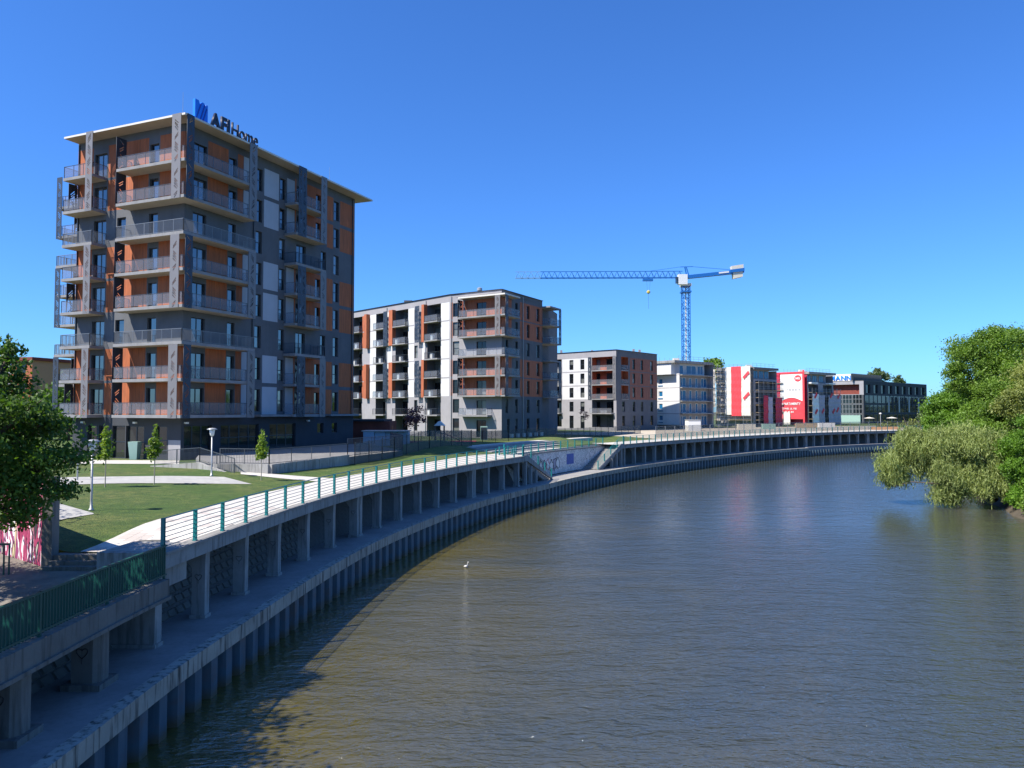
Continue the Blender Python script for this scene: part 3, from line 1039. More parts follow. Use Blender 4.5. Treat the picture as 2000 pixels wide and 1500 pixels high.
def build_wall(parent, fac, z0, z1, base, regions=(), openings=(), u0=0.0, u1=None, name='wall', back=True):
    """grid wall with real openings. regions: (u0,u1,z0,z1,mat). openings: (u0,u1,z0,z1,depth,backmat)"""
    u1 = fac.L if u1 is None else u1
    us = {u0, u1}; zs = {z0, z1}
    for r in list(regions) + list(openings):
        for v in r[:2]:
            if u0 < v < u1: us.add(round(v, 3))
        for v in r[2:4]:
            if z0 < v < z1: zs.add(round(v, 3))
    us = sorted(us); zs = sorted(zs)
    mats = [base]; mid = {base.name: 0}
    def mi(m):
        if m.name not in mid:
            mid[m.name] = len(mats); mats.append(m)
        return mid[m.name]
    mb = MB()
    for a, b in zip(us, us[1:]):
        if b - a < 1e-4: continue
        for c, d in zip(zs, zs[1:]):
            if d - c < 1e-4: continue
            um, zm = (a + b) / 2, (c + d) / 2
            if any(o[0] < um < o[1] and o[2] < zm < o[3] for o in openings): continue
            m = base
            for r in regions:
                if r[0] < um < r[1] and r[2] < zm < r[3]: m = r[4]
            mb.quad(fac.p(a, 0, c), fac.p(b, 0, c), fac.p(b, 0, d), fac.p(a, 0, d), mi(m))
    for o in openings:
        a, b, c, d, dep = o[:5]
        m = base
        for r in regions:
            if r[0] < (a + b) / 2 < r[1] and r[2] < (c + d) / 2 < r[3]: m = r[4]
        bm = o[5] if len(o) > 5 else None
        k = mi(bm if bm is not None else m)
        mb.quad(fac.p(a, 0, c), fac.p(a, -dep, c), fac.p(b, -dep, c), fac.p(b, 0, c), k)
        mb.quad(fac.p(a, 0, d), fac.p(b, 0, d), fac.p(b, -dep, d), fac.p(a, -dep, d), k)
        mb.quad(fac.p(a, 0, c), fac.p(a, 0, d), fac.p(a, -dep, d), fac.p(a, -dep, c), k)
        mb.quad(fac.p(b, 0, c), fac.p(b, -dep, c), fac.p(b, -dep, d), fac.p(b, 0, d), k)
        if bm is not None:
            mb.quad(fac.p(a, -dep, c), fac.p(b, -dep, c), fac.p(b, -dep, d), fac.p(a, -dep, d), k)
    return mb.build(name, mats, parent)

WC = {}
def win_mesh(w, h, cols, rows, fm, fr):
    key = ('f', round(w, 2), round(h, 2), cols, rows, fm, fr)
    if key not in WC:
        mb = MB()
        d = 0.07
        mb.box(0, fr, 0, d, 0, h); mb.box(w - fr, w, 0, d, 0, h)
        mb.box(fr, w - fr, 0, d, 0, fr); mb.box(fr, w - fr, 0, d, h - fr, h)
        for c in range(1, cols):
            x = w * c / cols
            mb.box(x - fr * .7, x + fr * .7, 0.002, d, fr, h - fr)
        for r in range(1, rows):
            z = h * r / rows
            mb.box(fr, w - fr, 0.004, d - .002, z - fr * .6, z + fr * .6)
        WC[key] = mb.mesh('window', M[fm], False)[0]
    return WC[key]
def pane_mesh(w, h, pm):
    key = ('p', round(w, 2), round(h, 2), pm)
    if key not in WC:
        mb = MB(); mb.box(0, w, 0.03, 0.045, 0, h)
        WC[key] = mb.mesh('pane', M[pm], False)[0]
    return WC[key]
def window(parent, fac, u0, u1, z0, z1, depth=0.16, cols=1, rows=1, fm='frame', pm='pane', fr=0.06, name='window', single=False, label=None):
    w, h = u1 - u0, z1 - z0
    o = inst(win_mesh(w, h, cols, rows, fm, fr), name, parent, fac.p(u0, -depth, z0), fac.rz, label=label)
    if single: cols = rows = 1
    pw, ph = (w - 2 * fr) / cols, (h - 2 * fr) / rows
    for c in range(cols):
        for r in range(rows):
            inst(pane_mesh(pw, ph, pm), 'pane', o, (fr + c * pw, 0, fr + r * ph), 0, local=True)
    return o

SC = {}
def screen_mesh(w, h, mat, seed=0):
    key = (round(w, 2), round(h, 2), mat, seed)
    if key in SC: return SC[key]
    cu = bpy.data.curves.new('screen', 'CURVE')
    cu.dimensions = '2D'; cu.fill_mode = 'BOTH'; cu.extrude = 0.012
    def poly(pts):
        sp = cu.splines.new('POLY')
        sp.points.add(len(pts) - 1)
        for i, q in enumerate(pts): sp.points[i].co = (q[0], q[1], 0, 1)
        sp.use_cyclic_u = True
    poly([(0, 0), (w, 0), (w, h), (0, h)])
    rr = random.Random(seed + int(w * 100))
    # runs of parallel slanting slits, the slant flipping every few rows
    nc = 1 if w < 1.1 else 2
    cw = (w - 0.08) / nc
    for i in range(nc):
        y = 0.24; sg = rr.choice([-1, 1])
        while y < h - 0.3:
            for k in range(rr.choice([2, 3, 3, 4])):
                if y > h - 0.3: break
                ang = sg * rr.uniform(38, 50) * math.pi / 180
                L = min(0.30, cw * 0.5 - 0.05) * rr.uniform(0.75, 1.0); hw = 0.036
                cx = 0.04 + cw * (i + .5) + rr.uniform(-.04, .04)
                dx, dy = math.cos(ang) * L, math.sin(ang) * L; nx, ny = -math.sin(ang) * hw, math.cos(ang) * hw
                poly([(cx - dx - nx, y - dy - ny), (cx + dx - nx, y + dy - ny), (cx + dx + nx, y + dy + ny), (cx - dx + nx, y - dy + ny)])
                y += rr.uniform(0.17, 0.24)
            sg = -sg
            y += 0.33
    tmp = bpy.data.objects.new('tmp', cu)
    C.objects.link(tmp)
    dg = bpy.context.evaluated_depsgraph_get()
    me = bpy.data.meshes.new_from_object(tmp.evaluated_get(dg))
    bpy.data.objects.remove(tmp)
    bpy.data.curves.remove(cu)
    co = np.empty(len(me.vertices) * 3); me.vertices.foreach_get('co', co); co = co.reshape(-1, 3)
    co = np.stack([co[:, 0], co[:, 2], co[:, 1]], 1)
    me.vertices.foreach_set('co', co.ravel())
    me.materials.clear(); me.materials.append(M[mat]); me.name = 'screen'
    me.update()
    SC[key] = me
    return me
def screen(parent, origin, rz, w, h, mat='screen', seed=0, name='perforated_screen'):
    return inst(screen_mesh(w, h, mat, seed), name, parent, origin, rz)

def poly2(pts): return [(p[0], p[1]) for p in pts]
def balcony(parent, outline, path, zt, thick, kind, slabm, gm='glass', rm='railmetal', h=1.05, pan=1.1, name='balcony', bars=0.12, glass_parts=True, soff='soffit'):
    """outline: slab polygon; path: railing polyline; zt: slab top"""
    mb = MB(); mb.prism(poly2(outline), zt - thick, zt, 1, 0, 0)
    b = mb.build(name, [M[slabm], M[soff]], parent)
    rail = MB()
    for a, c in zip(path, path[1:]):
        a = Vector(a[:2]); c = Vector(c[:2]); L = (c - a).length
        n = max(1, int(round(L / pan)))
        d = (c - a) / L
        for i in range(n + 1):
            q = a + d * (L * i / n)
            rail.bar((q.x, q.y, zt), (q.x, q.y, zt + h), 0.04, 0.04)
        rail.bar((a.x, a.y, zt + h), (c.x, c.y, zt + h), 0.05, 0.035)
        if kind == 'bars':
            rail.bar((a.x, a.y, zt + .08), (c.x, c.y, zt + .08), 0.03, 0.03)
            m = int(L / bars)
            for i in range(m):
                q = a + d * (L * (i + .5) / m)
                rail.bar((q.x, q.y, zt + .08), (q.x, q.y, zt + h), 0.022, 0.022)
        else:
            if glass_parts:
                for i in range(n):
                    q0 = a + d * (L * i / n + .03); q1 = a + d * (L * (i + 1) / n - .03)
                    MB().bar((q0.x, q0.y, zt + h / 2 + .03), (q1.x, q1.y, zt + h / 2 + .03), 0.014, h - 0.12).build('glass_panel', M[gm], b)
            else:
                MB().bar((a.x, a.y, zt + h / 2 + .03), (c.x, c.y, zt + h / 2 + .03), 0.014, h - 0.12).build('glass_panel', M[gm], b)
    rail.build('railing', M[rm], b)
    return b

# ------------------------------------------------------------------ tower
Cw = Vector((-28.4, 64.2))
r_ = Vector((0.386, 0.923)).normalized()
l_ = Vector((-0.922, 0.387)).normalized()
LR, LL = 25.4, 13.35
FR = Fac(Cw, Cw + r_ * LR)
FL = Fac(Cw + l_ * LL, Cw)
tower = thing('apartment_tower', 'tall nine storey grey and rust apartment tower with perforated balcony screens, nearest the camera', 'building', (Cw.x - 3, Cw.y + 8, 5.2))
ZB = 5.15; F0 = 9.08; FH = 3.1
def fl(k): return F0 + FH * (k - 1)
TERR = {8: 1, 7: 1, 6: 0, 5: 1, 4: 1, 3: 0, 2: 1, 1: 1}
ZTOP = 34.5
g, te, wh = M['grey'], M['terra'], M['panelgrey']
# right face
ops = []; regs = [(0, LR, ZB, 8.85, M['charcoal'])]
wins = []
for k in range(1, 9):
    z = fl(k)
    T = TERR[k]
    hi = z + (2.85 if k < 8 else 3.0)
    if T:
        regs += [(0, 0.85, z, hi, te), (2.6, 5.1, z, hi, te), (6.3, 7.05, z, hi, te), (7.1, 7.8, z, hi, wh),
                 (9.95, 12.1, z, z + 2.72, wh), (13.35, 14.55, z, z + 2.72, wh), (14.6, 14.8, z, hi, te),
                 (16.6, 19.0, z, hi, te), (20.1, 21.2, z, z + 2.72, te), (22.5, 25.25, z, z + 2.72, te)]
    wins += [(0.95, 2.5, z + .03, z + 2.35, 2, 1), (5.2, 6.15, z + .03, z + 2.35, 1, 1), (8.8, 9.7, z + .28, z + 2.45, 1, 2),
             (12.25, 13.15, z + .28, z + 2.45, 1, 2), (14.9, 16.45, z + .03, z + 2.35, 2, 1), (21.35, 22.35, z + .28, z + 2.45, 1, 2)]
    if not T: wins.append((19.05, 19.95, z + .28, z + 2.45, 1, 2))
    else: wins.append((18.1, 18.95, z + .03, z + 2.35, 1, 1))
shop = [(0.35, 3.5, 5.75, 8.15, 3, 1), (4.6, 9.6, 5.75, 8.15, 4, 2), (11.1, 15.1, 5.75, 8.15, 3, 2)]
small = [(18.7, 19.8, 7.0, 8.1, 1, 1), (21.3, 22.3, 7.0, 8.1, 1, 1)]
ops = [(w[0], w[1], w[2], w[3], 0.24) for w in wins + shop + small]
build_wall(tower, FR, ZB, ZTOP, g, regs, ops)
for w in wins: window(tower, FR, w[0], w[1], w[2], w[3], 0.2, w[4], w[5], fr=0.07, name='balcony_door' if w[3] - w[2] > 2.25 else 'window')
for w in shop: window(tower, FR, w[0], w[1], w[2], w[3], 0.2, w[4], w[5], pm='shopglass', fr=0.08, name='shop_window')
for w in small: window(tower, FR, w[0], w[1], w[2], w[3], 0.2, w[4], w[5], fr=0.08)
for k in (1,):
    MB().hexa([FR.p(8.6, 0, 8.86), FR.p(8.6, 1.1, 8.86), FR.p(18.2, 1.1, 8.86), FR.p(18.2, 0, 8.86), FR.p(8.6, 0, 9.06), FR.p(8.6, 1.1, 9.06), FR.p(18.2, 1.1, 9.06), FR.p(18.2, 0, 9.06)][::1]).build('ledge', M['slab'], tower)
    MB().hexa([FR.p(20, 0, 8.86), FR.p(20, 0.8, 8.86), FR.p(25.4, 0.8, 8.86), FR.p(25.4, 0, 8.86), FR.p(20, 0, 9.06), FR.p(20, .8, 9.06), FR.p(25.4, .8, 9.06), FR.p(25.4, 0, 9.06)]).build('ledge', M['slab'], tower)
# left face (u = LL - t)
def U(t): return LL - t
ops = []; regs = [(0, LL, ZB, 8.85, M['charcoal'])]; wins = []
for k in range(1, 9):
    z = fl(k); T = TERR[k]; hi = z + (2.85 if k < 8 else 3.0)
    if T:
        regs += [(U(2.95), U(0), z, hi, te), (U(9.35), U(4.3), z, hi, te), (U(13.35), U(11.3), z, hi, te)]
        regs += [(U(4.3), U(2.95), z + 2.37, hi, g)]
    wins += [(U(11.1), U(9.5), z + .03, z + 2.35, 2, 1), (U(4.15), U(3.1), z + .03, z + 2.35, 1, 1)]
    if not T: wins.append((U(8.1), U(7.0), z + .03, z + 2.35, 1, 1))
ent = [(U(11.4), U(10.2), 5.35, 8.1, 1, 2), (U(9.9), U(8.7), 5.35, 8.1, 1, 2), (U(8.2), U(6.6), 5.2, 8.1, 1, 2), (U(6.5), U(4.3), 5.2, 8.1, 2, 2), (U(2.95), U(1.6), 5.6, 8.1, 1, 2)]
ops = [(w[0], w[1], w[2], w[3], 0.24) for w in wins + ent]
build_wall(tower, FL, ZB, ZTOP, g, regs, ops)
for w in wins: window(tower, FL, w[0], w[1], w[2], w[3], 0.2, w[4], w[5], fr=0.07, name='balcony_door')
for w in ent: window(tower, FL, w[0], w[1], w[2], w[3], 0.2, w[4], w[5], pm='shopglass', fr=0.08, name='entrance_glazing')
MB().hexa([FL.p(U(1.4), 0, 5.15), FL.p(U(1.4), .03, 5.15), FL.p(U(0), .03, 5.15), FL.p(U(0), 0, 5.15), FL.p(U(1.4), 0, 6.9), FL.p(U(1.4), .03, 6.9), FL.p(U(0), .03, 6.9), FL.p(U(0), 0, 6.9)]).build('plinth_panel', M['greyB'], tower)
# side return, set-back left wing and back
def TP(tl, tr):    # tl: offset towards l, tr: offset towards r, from wall corner
    return Cw + l_ * tl + r_ * tr
WL, WT = 21.6, 6.5
FS = Fac(TP(LL, WT), TP(LL, 0))
build_wall(tower, FS, ZB, ZTOP, g, [(0, FS.L, ZB, 8.85, M['charcoal'])] + [(0.2, FS.L - .2, fl(k), fl(k) + 2.85, te) for k in range(1, 9) if TERR[k]], [])
FW = Fac(TP(WL, WT), TP(LL, WT))
wins = []; regs = [(0, FW.L, ZB, 8.85, M['charcoal'])]
for k in range(1, 9):
    z = fl(k)
    if TERR[k]: regs += [(0.2, 3.0, z, z + 2.85, te), (5.0, 8.6, z, z + 2.85, te)]
    wins += [(3.1, 4.8, z + .03, z + 2.35, 2, 1), (6.6, 7.6, z + .28, z + 2.45, 1, 2)]
build_wall(tower, FW, ZB, ZTOP, g, regs, [(w[0], w[1], w[2], w[3], .24) for w in wins], name='wing_wall')
for w in wins: window(tower, FW, w[0], w[1], w[2], w[3], 0.2, w[4], w[5], fr=0.07)
FWS = Fac(TP(WL, LR), TP(WL, WT))
wins = [(u, u + 1.4, fl(k) + .03, fl(k) + 2.35, 2, 1) for k in range(1, 9) for u in (3, 8, 13, 16.5)]
build_wall(tower, FWS, ZB, ZTOP, g, [(0, FWS.L, ZB, 8.85, M['charcoal'])] + [(1, 18, fl(k), fl(k) + 2.85, te) for k in range(1, 9) if TERR[k]], [(w[0], w[1], w[2], w[3], .24) for w in wins], name='wing_wall')
for w in wins: window(tower, FWS, w[0], w[1], w[2], w[3], 0.2, w[4], w[5], fr=0.07)
FBk = Fac(TP(0, LR), TP(WL, LR))
wins = [(u, u + 1, fl(k) + .28, fl(k) + 2.45, 1, 2) for k in range(1, 9) for u in (2, 5.5, 9, 13, 18)]
build_wall(tower, FBk, ZB, ZTOP, g, [(0, FBk.L, ZB, 8.85, M['charcoal'])], [(w[0], w[1], w[2], w[3], .24) for w in wins])
for w in wins: window(tower, FBk, w[0], w[1], w[2], w[3], 0.2, w[4], w[5], fr=0.07)
# roof
rf = [TP(-1.5, -1.5), TP(LL - 0.05, -1.5), TP(LL - 0.05, WT - .1), TP(WL + .1, WT - .1), TP(WL + .1, LR + 1.0), TP(-1.5, LR + 1.5)]
mb = MB(); mb.prism(poly2(rf), 34.45, 34.62, 1, 0, 0)
roof = mb.build('roof', [M['roofconc'], M['soffit']], tower)
mb = MB(); mb.prism(poly2([TP(-0.9, -0.9), TP(LL - 0.6, -0.9), TP(LL - 0.6, LR + .5), TP(-0.9, LR + .9)]), 34.6, 34.86, 0)
mb.build('parapet', M['roofdark'], roof)
for (tl, tr) in ((1.0, 0.6), (1.5, 22.5)):
    q = TP(tl, tr)
    MB().tube([(q.x, q.y, 34.8), (q.x, q.y, 37.6)], [0.025, 0.012], 5).build('lightning_rod', M['lamp_grey'], roof)
# balconies
for k in range(1, 9):
    z = fl(k); T = TERR[k]
    kd = 'glass' if T else 'bars'
    rm = 'railmetal' if T else 'bar_metal'
    e = 0.06
    out = [TP(6.5, 0), TP(6.5, -1.5), TP(-1.5, -1.5), TP(-1.5, 7.2), TP(0, 7.2), TP(0, 0)]
    path = [TP(6.5 - e, 0), TP(6.5 - e, -1.5 + e), TP(-1.5 + e, -1.5 + e), TP(-1.5 + e, 7.2 - e), TP(0, 7.2 - e)]
    balcony(tower, out, path, z, 0.26, kd, 'slab', rm=rm)
    out = [TP(9.45, 0), TP(9.45, -1.5), TP(13.3, -1.5), TP(13.3, 0)]
    path = [TP(9.45 + e, 0), TP(9.45 + e, -1.5 + e), TP(13.3 - e, -1.5 + e), TP(13.3 - e, 0)]
    balcony(tower, out, path, z, 0.26, kd, 'slab', rm=rm)
    out = [TP(0, 13.0), TP(-1.5, 13.0), TP(-1.5, 18.0), TP(0, 18.0)]
    path = [TP(0, 13.0 + e), TP(-1.5 + e, 13 + e), TP(-1.5 + e, 18 - e), TP(0, 18 - e)]
    balcony(tower, out, path, z, 0.26, kd, 'slab', rm=rm if T else 'navy_rail')
    # the set-back wing: slabs wrapping its outer corner
    out = [TP(15.0, WT), TP(15.0, WT - 1.5), TP(WL + 1.5, WT - 1.5), TP(WL + 1.5, WT + 5), TP(WL, WT + 5), TP(WL, WT)]
    path = [TP(15.0 + e, WT), TP(15.0 + e, WT - 1.5 + e), TP(WL + 1.5 - e, WT - 1.5 + e), TP(WL + 1.5 - e, WT + 5 - e), TP(WL, WT + 5 - e)]
    balcony(tower, out, path, z, 0.26, kd if k % 3 else 'bars', 'slab', rm=rm)
# screens
rzR, rzL = FR.rz, FL.rz
for grp in ((7, 8), (4, 5), (1, 2)):
    for k in grp:
        z = fl(k) - 0.28
        hh = FH if k != 8 else 3.85
        if k == 8: hh = 34.64 - z
        q = lambda tl, tr: Vector((*TP(tl, tr), z))
        screen(tower, q(-1.54, -1.3), rzR, 0.8, hh, 'screen_dark', 1)
        screen(tower, q(-1.54, 6.2), rzR, 1.0, hh, 'screen', 2)
        screen(tower, q(-1.54, 13.3), rzR, 1.25, hh, 'screen_dark', 3)
        screen(tower, q(-1.54, 17.0), rzR, 1.0, hh, 'screen', 4)
        screen(tower, q(-0.1, -1.54), rzL, 1.0, hh, 'screen', 5)      # at the corner
        screen(tower, Vector((*(TP(-0.1, -1.54)), z)), rzL, 0.01, hh, 'screen', 5) if False else None
        screen(tower, q(10.35, -1.54), rzL, 0.85, hh, 'screen', 6)
        screen(tower, q(6.54, -1.5), rzR, 1.05, min(hh, 3.2), 'screen_dark', 7)
        if k in (7, 4, 1):
            screen(tower, q(13.37, -0.9), rzR, 0.85, 3.1, 'screen_dark', 8)
        for tl in (WL + 1.5, 18.4):
            screen(tower, q(tl, WT - 1.54), rzL, 0.8, min(hh, 3.4), 'screen_dark', 9)
        screen(tower, q(WL + 1.54, WT + .5), rzR, 0.9, min(hh, 3.4), 'screen_dark', 3)
        screen(tower, q(WL + 1.54, WT + 3.6), rzR, 0.9, min(hh, 3.4), 'screen_dark', 1)
for fc, u, par in ((FR, 8.45, tower), (FR, 24.9, tower), (FL, 0.2, tower)):
    MB().tube([fc.p(u, .07, 8.9), fc.p(u, .07, 34.3)], .055, 6).build('downpipe', M['frame'], par)
# wall lamps and camera boxes at ground floor
for fc, u in ((FL, U(11.9)), (FL, U(5.3)), (FR, 0.5), (FR, 17.0)):
    p = fc.p(u, 0.0, 8.3)
    m_, _ = MB().box(-0.16, 0.16, -0.22, 0, 0, 0.16).mesh('wall_lamp', M['whitepaint'], False)
    inst(m_, 'wall_lamp', tower, p, fc.rz)
p = FL.p(U(4.75), 0.35, 5.2)
mb = MB(); mb.hexa([(-.3, -.3, 0), (.3, -.3, 0), (.3, .3, 0), (-.3, .3, 0), (-.42, -.42, 1.55), (.42, -.42, 1.55), (.42, .42, 1.55), (-.42, .42, 1.55)])
tb = mb.build('tall_planter', M['teal_print'], label='pale green tapered planter beside the tower entrance', cat='planter'); tb.location = (p.x, p.y - .3, 5.19)

# ------------------------------------------------------------------ roof sign
def char_mesh(ch, size, ext, mat, bold=0.0):
    cu = bpy.data.curves.new('t', 'FONT'); cu.body = ch; cu.size = size; cu.extrude = ext; cu.offset = bold
    o = bpy.data.objects.new('t', cu); C.objects.link(o)
    me = bpy.data.meshes.new_from_object(o.evaluated_get(bpy.context.evaluated_depsgraph_get()))
    bpy.data.objects.remove(o); bpy.data.curves.remove(cu)
    co = np.empty(len(me.vertices) * 3); me.vertices.foreach_get('co', co); co = co.reshape(-1, 3)
    x0 = co[:, 0].min(); w = co[:, 0].max() - x0
    co = np.stack([co[:, 0] - x0, -co[:, 2], co[:, 1]], 1)
    me.vertices.foreach_set('co', co.ravel()); me.materials.clear(); me.materials.append(mat); me.update()
    return me, w
def lettering(parent, txt, fac, u, d, z, size, mat, ext=0.05, bold=0.0, gap=0.08, width=None, name='letter'):
    ms = [char_mesh(c, size, ext, mat, bold) if c != ' ' else (None, size * .3) for c in txt]
    tot = sum(m[1] for m in ms) + gap * (len(ms) - 1)
    sx = (width / tot) if width else 1.0
    for me, w in ms:
        if me:
            o = inst(me, name, parent, fac.p(u, d, z), fac.rz); o.scale = (sx, 1, 1)
        u += (w + gap) * sx
    return u
sign = thing('rooftop_sign', 'rooftop sign with blue emblem and dark letters on the tower roof edge', 'sign', FR.p(5, 0.9, 34.6))
mb = MB()
ZS = 34.75
def zig(mb, u0, u1, zb, zt):
    # three merlons with slanted notches
    prof = [(0, 0), (1, 0), (1, 0.94), (0.86, 0.94), (0.78, 0.80), (0.72, 0.97), (0.55, 0.98), (0.36, 0.86), (0.28, 1.0), (0.0, 1.0)]
    n = len(prof); i = len(mb.v)
    for d in (1.0, 0.75):
        for a, b in prof: mb.v.append(tuple(FR.p(u0 + (u1 - u0) * a, d, zb + (zt - zb) * b)))
    mb.f.append(tuple(i + k for k in range(n))); mb.m.append(0)
    mb.f.append(tuple(i + n + k for k in reversed(range(n)))); mb.m.append(0)
    for k in range(n):
        k2 = (k + 1) % n
        mb.f.append((i + k, i + n + k, i + n + k2, i + k2)); mb.m.append(0)
zig(mb, 0.05, 1.5, ZS - 0.1, ZS + 1.75)
mb.build('emblem', M['signblue'], sign)
for (a, b) in (((.2, 0.1), (.7, 1.5)), ((.65, 0.15), (1.15, 1.55)), ((.95, 0.1), (1.37, 1.3))):
    MB().bar(FR.p(a[0], 1.02, ZS + a[1]), FR.p(b[0], 1.02, ZS + b[1]), 0.05, 0.1).build('emblem_stripe', simple('emblem_deep_blue', (0.004, 0.06, 0.40), 0.4), sign)
lettering(sign, 'AFI', FR, 1.8, 1.0, ZS, 1.8, M['signdark'], 0.1, 0.06, 0.12, 2.3)
lettering(sign, 'Home', FR, 4.4, 1.0, ZS, 1.8, M['signdark'], 0.08, 0.0, 0.16, 3.4)
MB().bar(FR.p(0.0, 0.9, ZS - .05), FR.p(8.1, 0.9, ZS - .05), 0.08, 0.08).build('support_rail', M['whitepaint'], sign)

# ------------------------------------------------------------------ second block
C2 = Vector((-1.6, 115.5)); r2 = Vector((0.48, 0.877)).normalized(); l2 = Vector((-0.844, 0.537)).normalized()
P1 = C2 + l2 * 10.0; l2b = Vector((-0.691, 0.723)).normalized(); P2 = P1 + l2b * 34.0
R2 = C2 + r2 * 14.2
F2R = Fac(C2, R2); F2A = Fac(P1, C2); F2B = Fac(P2, P1)
blk2 = thing('apartment_block', 'seven storey grey, white and rust apartment block with bent river front, second from the tower', 'building', (-8, 125, 5.2))
gb, tb_, wb = M['greyB'], M['terraB'], M['white']
def f2(k): return 5.7 + 3.1 * (k - 1)
T2 = {1: 0, 2: 0, 3: 1, 4: 1, 5: 0, 6: 1, 7: 1}
ZT2 = 28.3
# facet A (u = 10 - t)
wins = []; regs = []
for k in range(1, 8):
    z = f2(k)
    wins.append((0.55, 1.85, z + (.35 if k > 1 else -.4), z + 2.55, 1, 2))
    wins.append((5.2, 7.1, z + (.02 if k > 1 else -.4), z + 2.3, 2, 1))
    if T2[k]:
        regs += [(0.1, 0.5, z, z + 2.75, tb_), (1.95, 2.6, z, z + 2.75, tb_), (2.9, 10, z, z + 2.8, tb_)]
build_wall(blk2, F2A, 5.0, ZT2, gb, regs, [(w[0], w[1], w[2], w[3], .24) for w in wins])
for w in wins: window(blk2, F2A, *w[:4], 0.2, w[4], w[5], pm='paneB', fr=.08, single=False)
# right facet
wins = []; regs = []
for k in range(1, 8):
    z = f2(k)
    for (a, b) in ((4.4, 5.3), (8.4, 9.4), (12.0, 13.1)) if k > 1 else ((1.8, 2.6), (4.4, 5.3), (8.4, 9.4), (12.0, 13.1)):
        wins.append((a, b, z + .3, z + 2.5, 1, 2))
    if k in (1, 2, 5): wins.append((1.2, 2.1, z + .3, z + 2.5, 1, 2)) if k != 1 else None
    if T2[k]: regs += [(6.0, 14.2, z - .1, z + 2.8, tb_), (0, 3.2, z, z + 2.8, tb_)]
build_wall(blk2, F2R, 5.0, ZT2, M['grey'], regs, [(w[0], w[1], w[2], w[3], .24) for w in wins])
for w in wins: window(blk2, F2R, *w[:4], 0.2, w[4], w[5], pm='paneB', fr=.08)
# facet B: u = 34 - t ; loggias recessed
def V(t): return 34.0 - t
log = [(2.4, 6.1), (11.5, 15.3), (18.0, 21.5), (26.1, 29.6)]
wins = []; regs = []; ops = []
for k in range(1, 8):
    z = f2(k)
    low = k <= 2
    for (a, b) in log:
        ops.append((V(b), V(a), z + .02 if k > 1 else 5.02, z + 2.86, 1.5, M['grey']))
    wins.append((V(9.7), V(8.75), z + .35, z + 2.5, 1, 1))
    wins.append((V(31.5), V(30.6), z + .35, z + 2.5, 1, 1))
    if not low:
        for (a, b) in ((0.2, 2.4), (9.8, 11.5), (21.5, 23.5), (30.0, 34), (6.8, 7.5), (16.4, 17.9)):
            regs.append((V(b), V(a), z - .05, z + 2.82, wb))
        if T2[k]:
            for (a, b) in ((23.5, 26.1), (6.1, 6.8), (15.3, 16.4)):
                regs.append((V(b), V(a), z - .05, z + 2.9, tb_))
build_wall(blk2, F2B, 5.0, ZT2, gb, regs, [(w[0], w[1], w[2], w[3], .24) for w in wins] + ops)
for w in wins: window(blk2, F2B, *w[:4], 0.2, 1, 2, pm='paneB', fr=.07, single=True)
for k in range(1, 8):
    z = f2(k); e = .05
    for (a, b) in log:
        window(blk2, F2B, V(b) + .2, V(b) + 1.9, z + .03, z + 2.3, 1.46, 2, 1, pm='paneB', single=True, name='balcony_door')
        window(blk2, F2B, V(a) - 1.1, V(a) - .2, z + .03, z + 2.3, 1.46, 1, 1, pm='paneB', single=True, name='balcony_door')
        if k > 1:
            o_ = 0.7
            ua, ub = V(b), V(a)
            if a == 2.4: ub = V(2.5)
            out = [F2B.p(ua, -1.4), F2B.p(ua, o_), F2B.p(ub, o_), F2B.p(ub, -1.4)]
            path = [F2B.p(ua + e, 0), F2B.p(ua + e, o_ - e), F2B.p(ub - e, o_ - e), F2B.p(ub - e, 0)]
            balcony(blk2, out, path, z, .2, 'glass' if k not in (2, 5) else 'bars', 'slab', pan=1.4, bars=.2)
            if random.random() < 0.6:      # furniture and boxes people keep there
                uu = random.uniform(ua + .5, ub - .8)
                p = F2B.p(uu, 0.1, z + .01)
                m_, _ = MB().box(0, .6, -.35, .1, 0, .85).mesh('balcony_box', M['whitepaint'], False)
                inst(m_, 'balcony_cabinet', blk2, p, F2B.rz)
# fins and screens on facet B
for grp in ((6, 7), (3, 4)):
    z0 = f2(grp[0]) - .2; z1 = f2(grp[1]) + 3.0
    for (a, b) in ((6.1, 6.8), (15.3, 16.4), (23.6, 24.4)):
        MB().hexa([F2B.p(V(b), .72, z0), F2B.p(V(a), .72, z0), F2B.p(V(a), 0, z0), F2B.p(V(b), 0, z0), F2B.p(V(b), .72, z1), F2B.p(V(a), .72, z1), F2B.p(V(a), 0, z1), F2B.p(V(b), 0, z1)]).build('rust_fin', tb_, blk2)
    for k in grp:
        for a in (7.4, 16.9):
            screen(blk2, F2B.p(V(a + 1.2), 0.72, f2(k) - .2), F2B.rz, 1.2, 3.1, 'screen_dark', 2)
        screen(blk2, F2A.p(9.9 - .2, 1.45, f2(k) - .2), F2A.rz, 0.95, 3.1, 'screen', 5)
        screen(blk2, F2A.p(2.55, 1.4, f2(k) - .2), math.atan2(-F2A.N.y, -F2A.N.x), 1.3, 3.0, 'screen_dark', 7)
        screen(blk2, F2R.p(-1.3, 1.45, f2(k) - .2), F2R.rz, 0.8, 3.1, 'screen_dark', 1)
